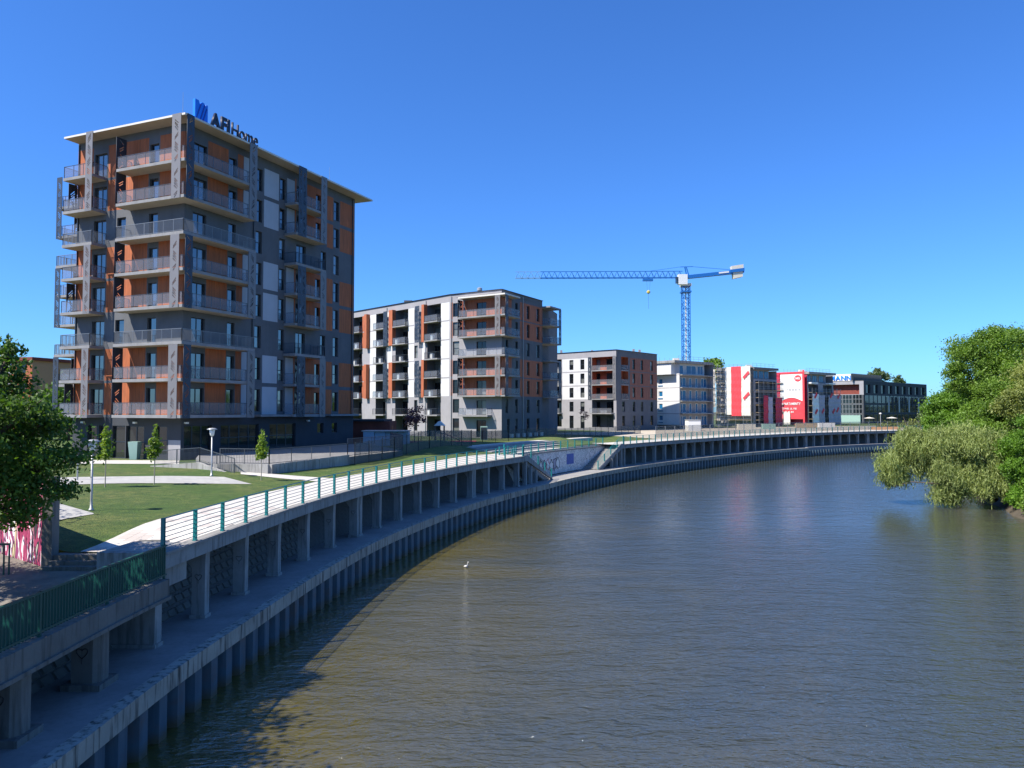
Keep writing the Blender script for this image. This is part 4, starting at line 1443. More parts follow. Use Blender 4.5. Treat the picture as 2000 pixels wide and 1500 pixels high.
# corner balconies
def TP2(tl, tr): return C2 + l2 * tl + r2 * tr
for k in range(2, 8):
    z = f2(k); e = .06
    if k == 2:
        out = [TP2(7.5, 0), TP2(7.5, -1.4), TP2(1.8, -1.4), TP2(1.8, 0)]
        path = [TP2(7.4, 0), TP2(7.4, -1.34), TP2(1.86, -1.34), TP2(1.86, 0)]
    else:
        out = [TP2(7.5, 0), TP2(7.5, -1.4), TP2(-1.4, -1.4), TP2(-1.4, 3.6), TP2(0, 3.6), TP2(0, 0)]
        path = [TP2(7.4, 0), TP2(7.4, -1.34), TP2(-1.34, -1.34), TP2(-1.34, 3.54), TP2(0, 3.54)]
    balcony(blk2, out, path, z, .26, 'glass', 'slab', pan=1.5)
for k in (5, 8):
    pass
mb = MB(); mb.prism(poly2([TP2(7.5, 0), TP2(7.5, -1.4), TP2(-1.4, -1.4), TP2(-1.4, 3.6), TP2(0, 3.6), TP2(0, 0)]), f2(8) - .15, f2(8) + .08, 1, 0, 0)
mb.build('balcony_canopy', [M['roofconc'], M['soffit']], blk2)
# back block with end balconies
B2a = R2; B2b = R2 + r2 * 5.0 + Vector((-0.877, 0.48)) * 1.2
F2C = Fac(R2 + Vector((-0.877, 0.48)) * 1.2 + r2 * 0.0, B2b)
mb = MB()
foot = [C2, P1, P2, P2 + Vector((14, 18)), B2b + Vector((2, 8)), B2b, R2 + Vector((-0.877, 0.48)) * 1.2, R2]
mb.prism(poly2([C2 + (Vector((-3, 22)) - C2) * .004] + [P1 + Vector((.03, .03)), P2 + Vector((.03, .03)), P2 + Vector((14, 18)), B2b + Vector((2, 8)), B2b, R2 + Vector((-0.877, 0.48)) * 1.2, R2 + Vector((-.03, .0))]), 27.7, 27.75, 0)
mb.build('roof', M['roofdark'], blk2)
bw = MB()
for a, b in ((R2, R2 + Vector((-0.877, 0.48)) * 1.2), (R2 + Vector((-0.877, 0.48)) * 1.2, B2b), (B2b, B2b + Vector((2, 8))), (B2b + Vector((2, 8)), P2 + Vector((14, 18))), (P2 + Vector((14, 18)), P2)):
    bw.quad((a.x, a.y, 5), (b.x, b.y, 5), (b.x, b.y, 27.8), (a.x, a.y, 27.8))
bw.build('rear_wall', M['grey'], blk2)
for k in (3, 4, 6, 7):
    z = f2(k); o_ = 2.6
    out = [F2C.p(0.2, 0), F2C.p(0.2, o_), F2C.p(4.6, o_), F2C.p(4.6, 0)]
    path = [F2C.p(.26, 0), F2C.p(.26, o_ - .06), F2C.p(4.54, o_ - .06), F2C.p(4.54, 0)]
    balcony(blk2, out, path, z, .24, 'glass', 'slab', pan=1.5)
    window(blk2, F2C, 1.0, 2.6, z + .03, z + 2.3, -0.02, 2, 1, pm='paneB', name='balcony_door', single=True)
    screen(blk2, F2C.p(3.6, o_ + .04, z - .2), F2C.rz, 1.0, 3.1, 'screen_dark', 1)
    screen(blk2, F2C.p(4.66, o_ - 1.3, z - .2), F2C.rz + R(90), 0.01 + 1.2, 3.1, 'screen_dark', 4) if False else None
for k in (5, 8):
    mb = MB(); mb.prism(poly2([F2C.p(.2, 0), F2C.p(.2, 2.6), F2C.p(4.6, 2.6), F2C.p(4.6, 0)]), f2(k) - .22, f2(k) + .03, 0); mb.build('balcony_canopy', M['slab'], blk2)
for fc, u in ((F2A, .3), (F2B, V(6.4)), (F2B, V(17.95)), (F2R, 6.9)):
    MB().tube([fc.p(u, .1, 5.3), fc.p(u, .1, 28.0)], .07, 6).build('downpipe', M['lamp_grey'], blk2)
# parapet coping and roof clutter
mb = MB()
for a, b in ((P2, P1), (P1, C2), (C2, R2)):
    mb.bar((a.x, a.y, 28.34), (b.x, b.y, 28.34), 0.35, 0.08)
mb.build('parapet_coping', M['frame'], blk2)
mb = MB(); mb.lathe([(0.25, 0), (0.25, .7), (.42, .75), (.42, 1.15), (.1, 1.3)], 10, 0, (-5.2, 119.5, 28.0)); mb.build('roof_vent', M['lamp_grey'], blk2)
mb = MB(); mb.box(-19, -17.6, 131, 132, 27.8, 28.9); mb.build('roof_vent', M['roofdark'], blk2)

# ------------------------------------------------------------------ third block
C3 = Vector((22.2, 159.0)); r3 = Vector((0.643, 0.766)).normalized(); l3 = Vector((-0.753, 0.658)).normalized()
F3R = Fac(C3, C3 + r3 * 17.6); F3L = Fac(C3 + l3 * 18.5, C3)
blk3 = thing('apartment_block', 'five storey block with white left front and shaded rust right side', 'building', (22, 168, 5.2))
def f3(k): return 5.9 + 3.1 * (k - 1)
def V3(t): return 18.5 - t
wins = []; regs = []; ops = []; rec = []
for k in range(1, 6):
    z = f3(k)
    for (a, b) in ((11.3, 12.4), (8.3, 9.4)):
        wins.append((V3(b), V3(a), z + (.3 if k > 1 else -.3), z + 2.5, 1, 2))
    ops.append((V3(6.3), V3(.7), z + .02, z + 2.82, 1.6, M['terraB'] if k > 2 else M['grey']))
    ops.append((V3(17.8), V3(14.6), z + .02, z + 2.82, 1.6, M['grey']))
    if k > 2: regs += [(V3(14.4), V3(6.9), z - .1, z + 2.75, wb)]
build_wall(blk3, F3L, 5.0, 22.5, gb, regs, [(w[0], w[1], w[2], w[3], .24) for w in wins] + ops)
for w in wins: window(blk3, F3L, *w[:4], .2, 1, 2, pm='paneB', fr=.08)
for k in range(1, 6):
    z = f3(k)
    window(blk3, F3L, V3(3.5), V3(1.6), z + .03, z + 2.4, 1.56, 2, 1, pm='paneB', name='balcony_door', single=True)
    window(blk3, F3L, V3(6.1), V3(5.2), z + .03, z + 2.4, 1.56, 1, 1, pm='paneB', name='balcony_door', single=True)
    window(blk3, F3L, V3(17.2), V3(15.4), z + .03, z + 2.4, 1.56, 2, 1, pm='paneB', name='balcony_door', single=True)
    for (a, b) in ((6.3, .7), (17.8, 14.6)):
        if k > 1:
            o_ = .15 if k > 2 else .9
            out = [F3L.p(V3(a), -1.5), F3L.p(V3(a), o_), F3L.p(V3(b), o_), F3L.p(V3(b), -1.5)]
            balcony(blk3, out, [F3L.p(V3(a), o_ - .06), F3L.p(V3(b), o_ - .06)], z, .22, 'glass', 'slab', pan=1.8)
    if k > 2:
        screen(blk3, F3L.p(V3(7.3), .06, z - .2), F3L.rz, .85, 3.1, 'screen_dark', 2)
        screen(blk3, F3L.p(V3(.8), .18, z - .2), F3L.rz, .8, 3.1, 'screen', 5)
wins = []; regs = []; ops = []
for k in range(1, 6):
    z = f3(k)
    if k > 2: ops.append((2.0, 4.9, z + .02, z + 2.82, 1.4, M['terraB']))
    else: wins.append((2.3, 3.5, z + .3, z + 2.5, 1, 2))
    for (a, b) in ((6.7, 7.8), (10.2, 11.3), (14.5, 15.7)): wins.append((a, b, z + .3, z + 2.5, 1, 2))
    if k > 2: regs.append((5.6, 17.6, z - .15, z + 2.78, M['terraShade']))
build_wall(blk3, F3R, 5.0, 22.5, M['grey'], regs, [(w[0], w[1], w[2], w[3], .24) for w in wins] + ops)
for w in wins: window(blk3, F3R, *w[:4], .2, 1, 2, pm='paneB', fr=.08)
for k in (3, 4, 5):
    z = f3(k)
    balcony(blk3, [F3R.p(2.0, -1.3), F3R.p(2.0, .1), F3R.p(4.9, .1), F3R.p(4.9, -1.3)], [F3R.p(2.0, .05), F3R.p(4.9, .05)], z, .22, 'glass', 'slab', pan=1.6)
mb = MB()
E3 = C3 + r3 * 17.6; Q3 = C3 + l3 * 18.5
bk = [(E3, E3 + l3 * 16), (E3 + l3 * 16, Q3), ]
for a, b in bk: mb.quad((a.x, a.y, 5), (b.x, b.y, 5), (b.x, b.y, 22.4), (a.x, a.y, 22.4))
mb.build('rear_wall', M['grey'], blk3)
MB().prism(poly2([C3 + Vector((0, .1)), E3 + Vector((-.1, 0)), E3 + l3 * 16, Q3 + Vector((.1, 0))]), 21.9, 21.95).build('roof', M['roofdark'], blk3)
mb = MB()
for a, b in ((Q3, C3), (C3, E3)): mb.bar((a.x, a.y, 22.53), (b.x, b.y, 22.53), .35, .07)
mb.build('parapet_coping', M['frame'], blk3)
for q, (x, y) in enumerate(((27, 167), (28.6, 168.5), (18, 170), (11, 170))):
    MB().box(x, x + .5, y, y + .5, 21.9, 23.3).build('chimney', M['greyB'], blk3)
mb = MB(); mb.box(5.2, 7.8, 173, 180, 5, 19.0); 

# ------------------------------------------------------------------ white block under construction
C4 = Vector((39.9, 178.0)); r4 = Vector((0.769, 0.64)).normalized(); l4 = Vector((-0.64, 0.769)).normalized()
F4R = Fac(C4, C4 + r4 * 13.6); F4L = Fac(C4 + l4 * 7.2, C4)
blk4 = thing('unfinished_block', 'pale unfinished block with bright blue windows, right of the third block and below the crane', 'building', (42, 184, 5))
lev4 = [6.1, 8.8, 11.8, 15.0, 18.05]
wins = []; ops = []; regs = []
for z in (7.1, 9.9, 12.9, 16.0): wins.append((0.9, 2.1, z, z + 1.3, 1, 1))
build_wall(blk4, F4L, 6.1, 21.3, M['white'], [(0, 7.2, z - .1, z + .1, M['greyB']) for z in lev4[1:]], [(w[0], w[1], w[2], w[3], .2) for w in wins])
for w in wins:
    window(blk4, F4L, *w[:4], .15, 1, 1, fm='whitepaint', pm='blue_film', fr=.1)
    MB().bar(F4L.p(w[0] - .1, .05, w[2] - .45), F4L.p(w[1] + .1, .05, w[2] - .45), .1, .22).build('window_sill', M['blue_film'], blk4)
wins = []
for z0, z1 in zip([5.3] + lev4[1:4], lev4[1:]):
    ops.append((0.5, 12.9, z0 + .12, z1 - .12, 1.2, M['greyB']))
for z0, z1 in zip([5.3] + lev4[1:4], lev4[1:]):
    for (a, b) in ((1.2, 4.0), (5.2, 6.2), (7.7, 8.6), (10.0, 12.2)):
        window(blk4, F4R, a, b, z0 + .25, z1 - .55, 1.15, 2 if b - a > 2 else 1, 1, fm='whitepaint', pm='blue_film', fr=.09)
build_wall(blk4, F4R, 5.2, 18.2, M['concrete'], [], ops)
for z in lev4[1:]:
    MB().hexa([F4R.p(.2, .7, z - .1), F4R.p(13.3, .7, z - .1), F4R.p(13.3, -1.1, z - .1), F4R.p(.2, -1.1, z - .1), F4R.p(.2, .7, z + .1), F4R.p(13.3, .7, z + .1), F4R.p(13.3, -1.1, z + .1), F4R.p(.2, -1.1, z + .1)]).build('balcony_slab', M['concrete'], blk4)
MB().hexa([F4R.p(-1.6, -1.2, 18.2), F4R.p(11.5, -1.2, 18.2), F4R.p(11.5, -8, 18.2), F4R.p(-1.6, -7, 18.2), F4R.p(-1.6, -1.2, 20.9), F4R.p(11.5, -1.2, 20.9), F4R.p(11.5, -8, 20.9), F4R.p(-1.6, -7, 20.9)]).build('penthouse_wall', M['white'], blk4)
for (a, b) in ((0.6, 3.4), (4.6, 8.4), (9.0, 11.2)):
    window(blk4, F4R, a - .4, b - .4, 18.4, 20.5, 1.12, 2, 1, fm='whitepaint', pm='blue_film', fr=.09)
MB().hexa([F4R.p(-2, .2, 20.9), F4R.p(13.4, .2, 20.9), F4R.p(13.4, -9, 20.9), F4R.p(-2, -8, 20.9), F4R.p(-2, .2, 21.5), F4R.p(13.4, .2, 21.5), F4R.p(13.4, -9, 21.5), F4R.p(-2, -8, 21.5)]).build('roof', M['concrete'], blk4)
a = C4 + l4 * 7.2; b = C4 + r4 * 13.6
mb = MB(); mb.prism(poly2([a + Vector((.1, 0)), C4 + Vector((0, .6)), b + Vector((-.2, .6)), b + l4 * 8, a + r4 * 10]), 5.2, 6.0); mb.build('base_wall', M['charcoal'], blk4)
mb = MB()
for p_, q_ in ((b, b + l4 * 8), (b + l4 * 8, a + r4 * 6), (a + r4 * 6, a)): mb.quad((p_.x, p_.y, 5.2), (q_.x, q_.y, 5.2), (q_.x, q_.y, 21), (p_.x, p_.y, 21))
mb.build('rear_wall', M['greyB'], blk4)
def scaffold(name, label, fac, u0, u1, z0, z1, d0=0.3, d1=1.3, bay=2.2, lift=2.0, decks=True, group=None):
    root = thing(name, label, 'scaffold', fac.p((u0 + u1) / 2, (d0 + d1) / 2, z0), group)
    n = max(1, int(round((u1 - u0) / bay)))
    for i in range(n + 1):
        u = u0 + (u1 - u0) * i / n
        mb = MB()
        for d in (d0, d1): mb.bar(fac.p(u, d, z0), fac.p(u, d, z1), .07, .07)
        mb.build('standard', M['scaf'], root)
    z = z0 + 1.8
    while z < z1:
        if decks:
            MB().hexa([fac.p(u0, d1, z), fac.p(u1, d1, z), fac.p(u1, d0, z), fac.p(u0, d0, z), fac.p(u0, d1, z + .07), fac.p(u1, d1, z + .07), fac.p(u1, d0, z + .07), fac.p(u0, d0, z + .07)]).build('deck', M['plank'], root)
        mb = MB()
        for dz in (.5, 1.0): mb.bar(fac.p(u0, d1, z + dz), fac.p(u1, d1, z + dz), .05, .05)
        mb.build('guard_rail', M['scaf'], root)
        z += lift
    return root
scaffold('scaffold', 'narrow scaffold tower at the right end of the pale unfinished block', F4R, 13.6, 16.2, 5.2, 21.0)

# ------------------------------------------------------------------ tarped blocks
def shell(parent, C_, la, ra, r, l, z0, z1, wm, n_op=0):
    FLx = Fac(C_ + l * la, C_); FRx = Fac(C_, C_ + r * ra)
    return FLx, FRx
def tarp(parent, fac, u0, u1, z0, z1, d, mat, name='tarp', wav=0.06, label=None):
    mb = MB(); nu, nz = 8, 14
    for i in range(nu + 1):
        for j in range(nz + 1):
            u = u0 + (u1 - u0) * i / nu; z = z0 + (z1 - z0) * j / nz
            mb.v.append(tuple(fac.p(u, d + wav * math.sin(i * 2.3 + j * 1.1) + wav * (j % 2), z)))
    for i in range(nu):
        for j in range(nz):
            k = i * (nz + 1) + j
            mb.f.append((k, k + nz + 1, k + nz + 2, k + 1)); mb.m.append(0)
    return mb.build(name, M[mat] if isinstance(mat, str) else mat, parent, label=label)
C5 = Vector((64.7, 200.0)); F5L = Fac(C5 + l4 * 11.8, C5); F5R = Fac(C5, C5 + r4 * 11.4)
blk5 = thing('unfinished_block', 'unfinished block wrapped in pale netting with a single red vertical strip', 'building', (66, 206, 5))
ops = []
for k in range(4):
    z = 6.0 + k * 3.1
    ops += [(1.2, 3.8, z, z + 1.7, .4, M['greyB']), (7.5, 10.5, z, z + 1.7, .4, M['greyB'])]
build_wall(blk5, F5L, 5.2, 21.4, M['concrete'], [], ops)
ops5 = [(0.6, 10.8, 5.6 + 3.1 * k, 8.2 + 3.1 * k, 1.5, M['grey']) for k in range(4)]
build_wall(blk5, F5R, 5.2, 18.0, M['greyB'], [], ops5)
MB().hexa([F5R.p(0, -.9, 18), F5R.p(9, -.9, 18), F5R.p(9, -8, 18), F5R.p(0, -8, 18), F5R.p(0, -.9, 20.6), F5R.p(9, -.9, 20.6), F5R.p(9, -8, 20.6), F5R.p(0, -8, 20.6)]).build('penthouse_wall', M['greyB'], blk5)
for a in (1.2, 3.9, 6.5):
    window(blk5, F5R, a, a + 2.1, 18.3, 20.3, .82, 2, 1, pm='blue_film')
MB().hexa([F5R.p(-.4, .5, 20.6), F5R.p(11.6, .5, 20.6), F5R.p(11.6, -9, 20.6), F5R.p(-.4, -9, 20.6), F5R.p(-.4, .5, 21.2), F5R.p(11.6, .5, 21.2), F5R.p(11.6, -9, 21.2), F5R.p(-.4, -9, 21.2)]).build('roof', M['grey'], blk5)
mb = MB()
a, b = C5 + l4 * 11.8, C5 + r4 * 11.4
for p_, q_ in ((b, b + l4 * 10), (b + l4 * 10, a + r4 * 8), (a + r4 * 8, a)): mb.quad((p_.x, p_.y, 5.2), (q_.x, q_.y, 5.2), (q_.x, q_.y, 20.5), (p_.x, p_.y, 20.5))
mb.build('rear_wall', M['greyB'], blk5)
sc5 = scaffold('scaffold', 'scaffold with timber decks around the netted block with the red strip', F5L, -0.2, 11.8, 5.2, 21.2)
tarp(sc5, F5L, 3.9, 5.8, 8.4, 21.4, 1.42, 'tarp', 'netting')
tarp(sc5, F5L, 5.85, 8.9, 8.1, 21.5, 1.47, 'red', 'red_strip', .04)
tarp(sc5, F5L, 8.95, 11.7, 8.2, 21.4, 1.42, 'tarp', 'netting')
tarp(sc5, F5L, -0.1, 0.8, 10.5, 21.0, 1.42, 'tarp', 'netting', .15)
for z in (18.6, 13.0):
    mb = MB()
    c_ = [(9.5, z), (11.2, z + 1.6), (11.6, z + .9), (9.9, z - .6)]
    mb.hexa([F5L.p(c_[3][0], 1.62, c_[3][1]), F5L.p(c_[2][0], 1.62, c_[2][1]), F5L.p(c_[2][0], 1.6, c_[2][1]), F5L.p(c_[3][0], 1.6, c_[3][1]),
             F5L.p(c_[0][0], 1.62, c_[0][1]), F5L.p(c_[1][0], 1.62, c_[1][1]), F5L.p(c_[1][0], 1.6, c_[1][1]), F5L.p(c_[0][0], 1.6, c_[0][1])])
    mb.build('red_logo', M['red'], sc5)
sc5b = scaffold('scaffold', 'dark shaded scaffold with crimson sheets between the red strip and the big banner', F5R, 0.3, 11.6, 5.2, 17.4, .3, 1.3)
tarp(sc5b, F5R, 2.4, 4.6, 5.3, 13.6, 1.4, 'darkred', 'crimson_sheet')
tarp(sc5b, F5R, 4.7, 6.8, 5.3, 13.2, 1.4, 'tarpgrey', 'netting')
tarp(sc5b, F5R, 8.3, 11.6, 5.3, 13.0, 1.4, 'darkred', 'crimson_sheet')

C6 = Vector((88.9, 225.0)); F6L = Fac(C6 + l4 * 10.2, C6); F6R = Fac(C6, C6 + r4 * 15.8)
blk6 = thing('unfinished_block', 'unfinished block carrying the large white and red hoarding banner', 'building', (91, 231, 5))
build_wall(blk6, F6L, 5.2, 21.4, M['darkred'], [], [])
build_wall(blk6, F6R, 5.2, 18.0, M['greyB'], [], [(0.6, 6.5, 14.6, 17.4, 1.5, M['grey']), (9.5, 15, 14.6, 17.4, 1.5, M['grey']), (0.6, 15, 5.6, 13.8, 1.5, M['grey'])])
MB().hexa([F6R.p(0, -.9, 18), F6R.p(13, -.9, 18), F6R.p(13, -8, 18), F6R.p(0, -8, 18), F6R.p(0, -.9, 20.6), F6R.p(13, -.9, 20.6), F6R.p(13, -8, 20.6), F6R.p(0, -8, 20.6)]).build('penthouse_wall', M['greyB'], blk6)
for a in (1.0, 4.6, 8.6):
    window(blk6, F6R, a, a + 2.6, 18.3, 20.3, .82, 2, 1, pm='blue_film')
MB().hexa([F6R.p(-.2, .8, 20.6), F6R.p(16.2, .8, 20.6), F6R.p(16.2, -9, 20.6), F6R.p(-.2, -9, 20.6), F6R.p(-.2, .8, 21.3), F6R.p(16.2, .8, 21.3), F6R.p(16.2, -9, 21.3), F6R.p(-.2, -9, 21.3)]).build('roof', M['concrete'], blk6)
for u in (.3, 11.0): MB().hexa([F6R.p(u, 1.2, 17.7), F6R.p(u + 4, 1.2, 17.7), F6R.p(u + 4, 0, 17.7), F6R.p(u, 0, 17.7), F6R.p(u, 1.2, 18.1), F6R.p(u + 4, 1.2, 18.1), F6R.p(u + 4, 0, 18.1), F6R.p(u, 0, 18.1)]).build('balcony_slab', M['whitepaint'], blk6)
mb = MB()
a, b = C6 + l4 * 10.2, C6 + r4 * 15.8
for p_, q_ in ((b, b + l4 * 10), (b + l4 * 10, a + r4 * 8), (a + r4 * 8, a)): mb.quad((p_.x, p_.y, 5.2), (q_.x, q_.y, 5.2), (q_.x, q_.y, 20.5), (p_.x, p_.y, 20.5))
mb.build('rear_wall', M['greyB'], blk6)
ban = thing('hoarding_banner', 'giant banner, white upper half with red round logo over a red half with white text', 'banner', F6L.p(6, 1.2, 5.4))
tarp(ban, F6L, 0.5, 10.1, 7.0, 21.3, 1.3, 'red', 'red_sheet', .02)
mb = MB()
N_ = 14
pr = [(2.2, 20.6), (9.4, 20.6)] 
poly = [(2.2, 20.6)] + [(2.2 + 7.2 * i / N_, 12.4 + 1.1 * math.sin(math.pi * i / N_)) for i in range(N_ + 1)] + [(9.4, 20.6)]
i0 = len(mb.v)
for (u, z) in poly: mb.v.append(tuple(F6L.p(u, 1.40, z)))
mb.f.append(tuple(range(len(poly)))); mb.m.append(0)
mb.build('white_sheet', M['whitepaint'], ban)
mb = MB(); 
cc = [(8.0 + 1.15 * math.cos(a), 19.3 + 1.0 * math.sin(a)) for a in np.linspace(0, 2 * math.pi, 20, endpoint=False)]
for (u, z) in cc: mb.v.append(tuple(F6L.p(u, 1.43, z)))
mb.f.append(tuple(range(20))); mb.m.append(0)
mb.build('round_logo', M['red'], ban)
lettering(ban, 'MS', F6L, 7.3, 1.46, 19.0, .9, M['whitepaint'], .01, .02, .05, 1.4)
lettering(ban, '71 88 88 814 18', F6L, 4.3, 1.44, 15.6, .85, M['greyB'], .01, .01, .1, 4.3)
lettering(ban, 'APARTAMENTY', F6L, 2.6, 1.44, 11.3, 1.0, M['whitepaint'], .01, .03, .08, 6.2)
lettering(ban, 'TOWER, UL. PSIE', F6L, 2.7, 1.44, 9.9, .75, M['whitepaint'], .01, .01, .06, 4.8)
lettering(ban, '71 88 88 814', F6L, 2.7, 1.44, 8.9, .75, M['whitepaint'], .01, .01, .06, 3.8)
tarp(ban, F6L, 0.2, 2.1, 12.0, 21.2, 1.5, 'darkred', 'faded_strip', .05)
tarp(ban, F6L, 9.6, 10.15, 5.4, 21.8, 1.5, 'red', 'edge_strip', .02)
sc6 = scaffold('scaffold', 'scaffold at the left foot of the big banner with loose timber decks', F6L, -2.2, 3.2, 5.2, 18.2, .3, 1.9, lift=2.2)
tarp(blk6, F6L, 3.2, 5.4, 5.3, 9.0, 1.55, 'tarp', 'pale_sheet', .03)
sc6b = scaffold('scaffold', 'tall scaffold with grey and white netting right of the big banner', F6R, 0.1, 17.5, 5.2, 16.4, .3, 1.5, lift=2.0)
tarp(sc6b, F6R, 0.1, 3.8, 5.3, 14.6, 1.6, 'whitepaint', 'netting')
tarp(sc6b, F6R, 3.9, 7.4, 5.3, 14.2, 1.6, 'tarpgrey', 'netting')
tarp(sc6b, F6R, 9.6, 17.4, 5.3, 14.2, 1.6, 'tarpgrey', 'netting')
for (u, z) in ((1.2, 13.4), (1.4, 8.6), (5.4, 8.8), (10.6, 13.6), (12.0, 8.8), (14.5, 9.2), (15.2, 13.4)):
    MB().bar(F6R.p(u, 1.75, z), F6R.p(u + 1.3, 1.75, z + 1.3), .03, .8).build('red_logo', M['red'], sc6b)

for nm_, fc, z, n_ in ((blk4, F4R, 21.5, 13), (blk5, F5R, 21.2, 11), (blk6, F6R, 21.3, 15)):
    mb = MB()
    for k in range(n_ // 2 + 1):
        q = fc.p(-.1 + k * 2.0, -.2, z); mb.bar(q, (q.x, q.y, z + 1.1), .05, .05)
        q2 = fc.p(-.1 + k * 2.0, -7.5, z); mb.bar(q2, (q2.x, q2.y, z + 1.2), .05, .05)
    for dz in (.55, 1.08): mb.bar(fc.p(-.1, -.2, z + dz), fc.p(n_, -.2, z + dz), .04, .04)
    mb.build('roof_guard_rail', M['scaf'], nm_)
    q = fc.p(3, -4, z); MB().box(q.x, q.x + 1.4, q.y, q.y + 1.2, z, z + .9).build('roof_stack', M['tarp'], nm_)

# ------------------------------------------------------------------ dark office block
C7 = Vector((120.0, 255.0)); E7 = Vector((163.7, 295.0)); l7 = Vector((-0.75, 0.66)).normalized()
F7R = Fac(C7, E7); F7L = Fac(C7 + l7 * 24, C7)
off = thing('office_building', 'long low dark glass office building at the far river bend', 'building', (130, 268, 5))
ops = []
for k in range(9):
    u = 2.0 + k * 6.4
    ops.append((u, u + 3.6, 15.6, 18.6, 1.2))
LN7 = F7R.L
ops = [o for o in ops if o[1] < LN7]
build_wall(off, F7R, 4.8, 19.7, M['charcoal'], [], [(o[0], o[1], o[2], o[3], .5) for o in ops])
for o in ops: window(off, F7R, o[0], o[1], o[2], o[3], .45, 2, 1, pm='office_glass', fr=.12)
for k in range(16):
    u = 1.0 + k * 3.55
    for z0 in (5.6, 8.9, 12.2):
        if u + 2.9 < LN7: window(off, F7R, u, u + 2.9, z0, z0 + 2.7, -0.05, 3, 1, pm='office_glass', fr=.08, single=True)
for k in range(12):
    u = 20 + k * 3.2
    if u < LN7: MB().bar(F7R.p(u, .5, 9 + (k % 3) * 1.5), F7R.p(u, .5, 14.5), .25, .5).build('fin', M['lamp_grey'] if k % 3 == 0 else M['charcoal'], off)
build_wall(off, F7L, 4.8, 19.7, M['greyB'], [(0, 24, 4.8, 15, M['charcoal'])], [(2, 22.6, 15.2, 18.6, 1.5, M['brick'])])
for k in range(7):
    for z0 in (5.2, 8.6, 12.0):
        window(off, F7L, .6 + k * 3.3, 3.7 + k * 3.3, z0, z0 + 3.1, -0.04, 3, 2, fm='lamp_grey', pm='office_glass', fr=.07, single=True)
MB().hexa([F7L.p(15, .8, 4.8), F7L.p(23, .8, 4.8), F7L.p(23, 0, 4.8), F7L.p(15, 0, 4.8), F7L.p(15, .8, 8.0), F7L.p(23, .8, 8.0), F7L.p(23, 0, 8.0), F7L.p(15, 0, 8.0)]).build('entrance_box', M['teal_print'], off)
a7 = C7 + l7 * 24
MB().prism(poly2([C7, E7, E7 + l7 * 20, a7]), 19.68, 19.9).build('roof', M['roofdark'], off)
mb = MB()
for p_, q_ in ((E7, E7 + l7 * 20), (E7 + l7 * 20, a7)): mb.quad((p_.x, p_.y, 4.8), (q_.x, q_.y, 4.8), (q_.x, q_.y, 19.7), (p_.x, p_.y, 19.7))
mb.build('rear_wall', M['charcoal'], off)
MB().hexa([F7L.p(-2, -1.5, 19.9), F7L.p(20.0, -1.5, 19.9), F7L.p(20, -14, 19.9), F7L.p(-2, -14, 19.9), F7L.p(-2, -1.5, 22.3), F7L.p(20.0, -1.5, 22.3), F7L.p(20.0, -14, 22.3), F7L.p(-2, -14, 22.3)]).build('penthouse_wall', M['whitepaint'], off)
mb = MB()
for k in range(34):
    q = F7R.p(-1.6 + k * .75, -3.2, 19.9)
    mb.bar(q, (q.x, q.y, 22.4), .12, .2)
mb.build('louvre_screen', M['railmetal'], off, kind='stuff')
MB().bar(F7R.p(-1.6, -3.5, 21.1), F7R.p(23, -3.5, 21.1), .2, 2.3).build('louvre_backing', M['roofdark'], off)
osg = thing('office_sign', 'blue capital letters on the white rooftop box of the dark office', 'sign', F7L.p(11, -1.3, 20.1))
lettering(osg, 'HERMANN', F7L, 8.0, -1.35, 20.25, 2.1, M['signblue'], .1, .05, .2, 11.6)

# ------------------------------------------------------------------ tower crane
K = Vector((46.7, 200.0))
crane = thing('tower_crane', 'blue lattice tower crane with cream counterweights rising behind the pale unfinished block', 'crane', (K.x, K.y, 5))
def lattice_mast(x, y, z0, z1, w, step, mat):
    mb = MB(); h = w / 2
    cs = [(-h, -h), (h, -h), (h, h), (-h, h)]
    for a in cs: mb.bar((x + a[0], y + a[1], z0), (x + a[0], y + a[1], z1), .17, .17)
    z = z0; k = 0
    while z < z1 - .1:
        z2 = min(z + step, z1)
        for i in range(4):
            a, b = cs[i], cs[(i + 1) % 4]
            if k % 2: a, b = b, a
            mb.bar((x + a[0], y + a[1], z), (x + b[0], y + b[1], z2), .10, .10)
            mb.bar((x + a[0], y + a[1], z2), (x + b[0], y + b[1], z2), .09, .09)
        z = z2; k += 1
    return mb
lattice_mast(K.x, K.y, 5, 43.0, 1.9, 1.45, None).build('mast', M['crane_blue'], crane)
mb = MB(); mb.bar((K.x, K.y, 5.2), (K.x, K.y, 43), .28, .28); mb.build('ladder', M['cream'], crane)
ja = Vector((-1.0, 0.02, 0))
def jibpt(u, dy=0, dz=0): return Vector((K.x - u, K.y + dy + .02 * u, 45.3 + dz))
mb = MB(); mb2 = MB()
JL = 45.8; top = 1.75
for (b_, s0, s1) in ((mb, 0.8, 39.0), (mb2, 39.0, JL)):
    b_.bar(jibpt(s0, -.6), jibpt(s1, -.6), .17, .17); b_.bar(jibpt(s0, .6), jibpt(s1, .6), .17, .17)
    b_.bar(jibpt(s0, 0, top), jibpt(s1, 0, top), .17, .17)
    n = int((s1 - s0) / 1.5)
    for i in range(n):
        u0 = s0 + (s1 - s0) * i / n; u1 = s0 + (s1 - s0) * (i + 1) / n; um = (u0 + u1) / 2
        for dy in (-.6, .6):
            b_.bar(jibpt(u0, dy), jibpt(um, 0, top), .085, .085); b_.bar(jibpt(um, 0, top), jibpt(u1, dy), .085, .085)
        b_.bar(jibpt(u0, -.6), jibpt(u0, .6), .07, .07)
mb.build('jib', M['crane_blue'], crane)
mb2.build('jib_tip', M['crane_blue_pale'], crane)
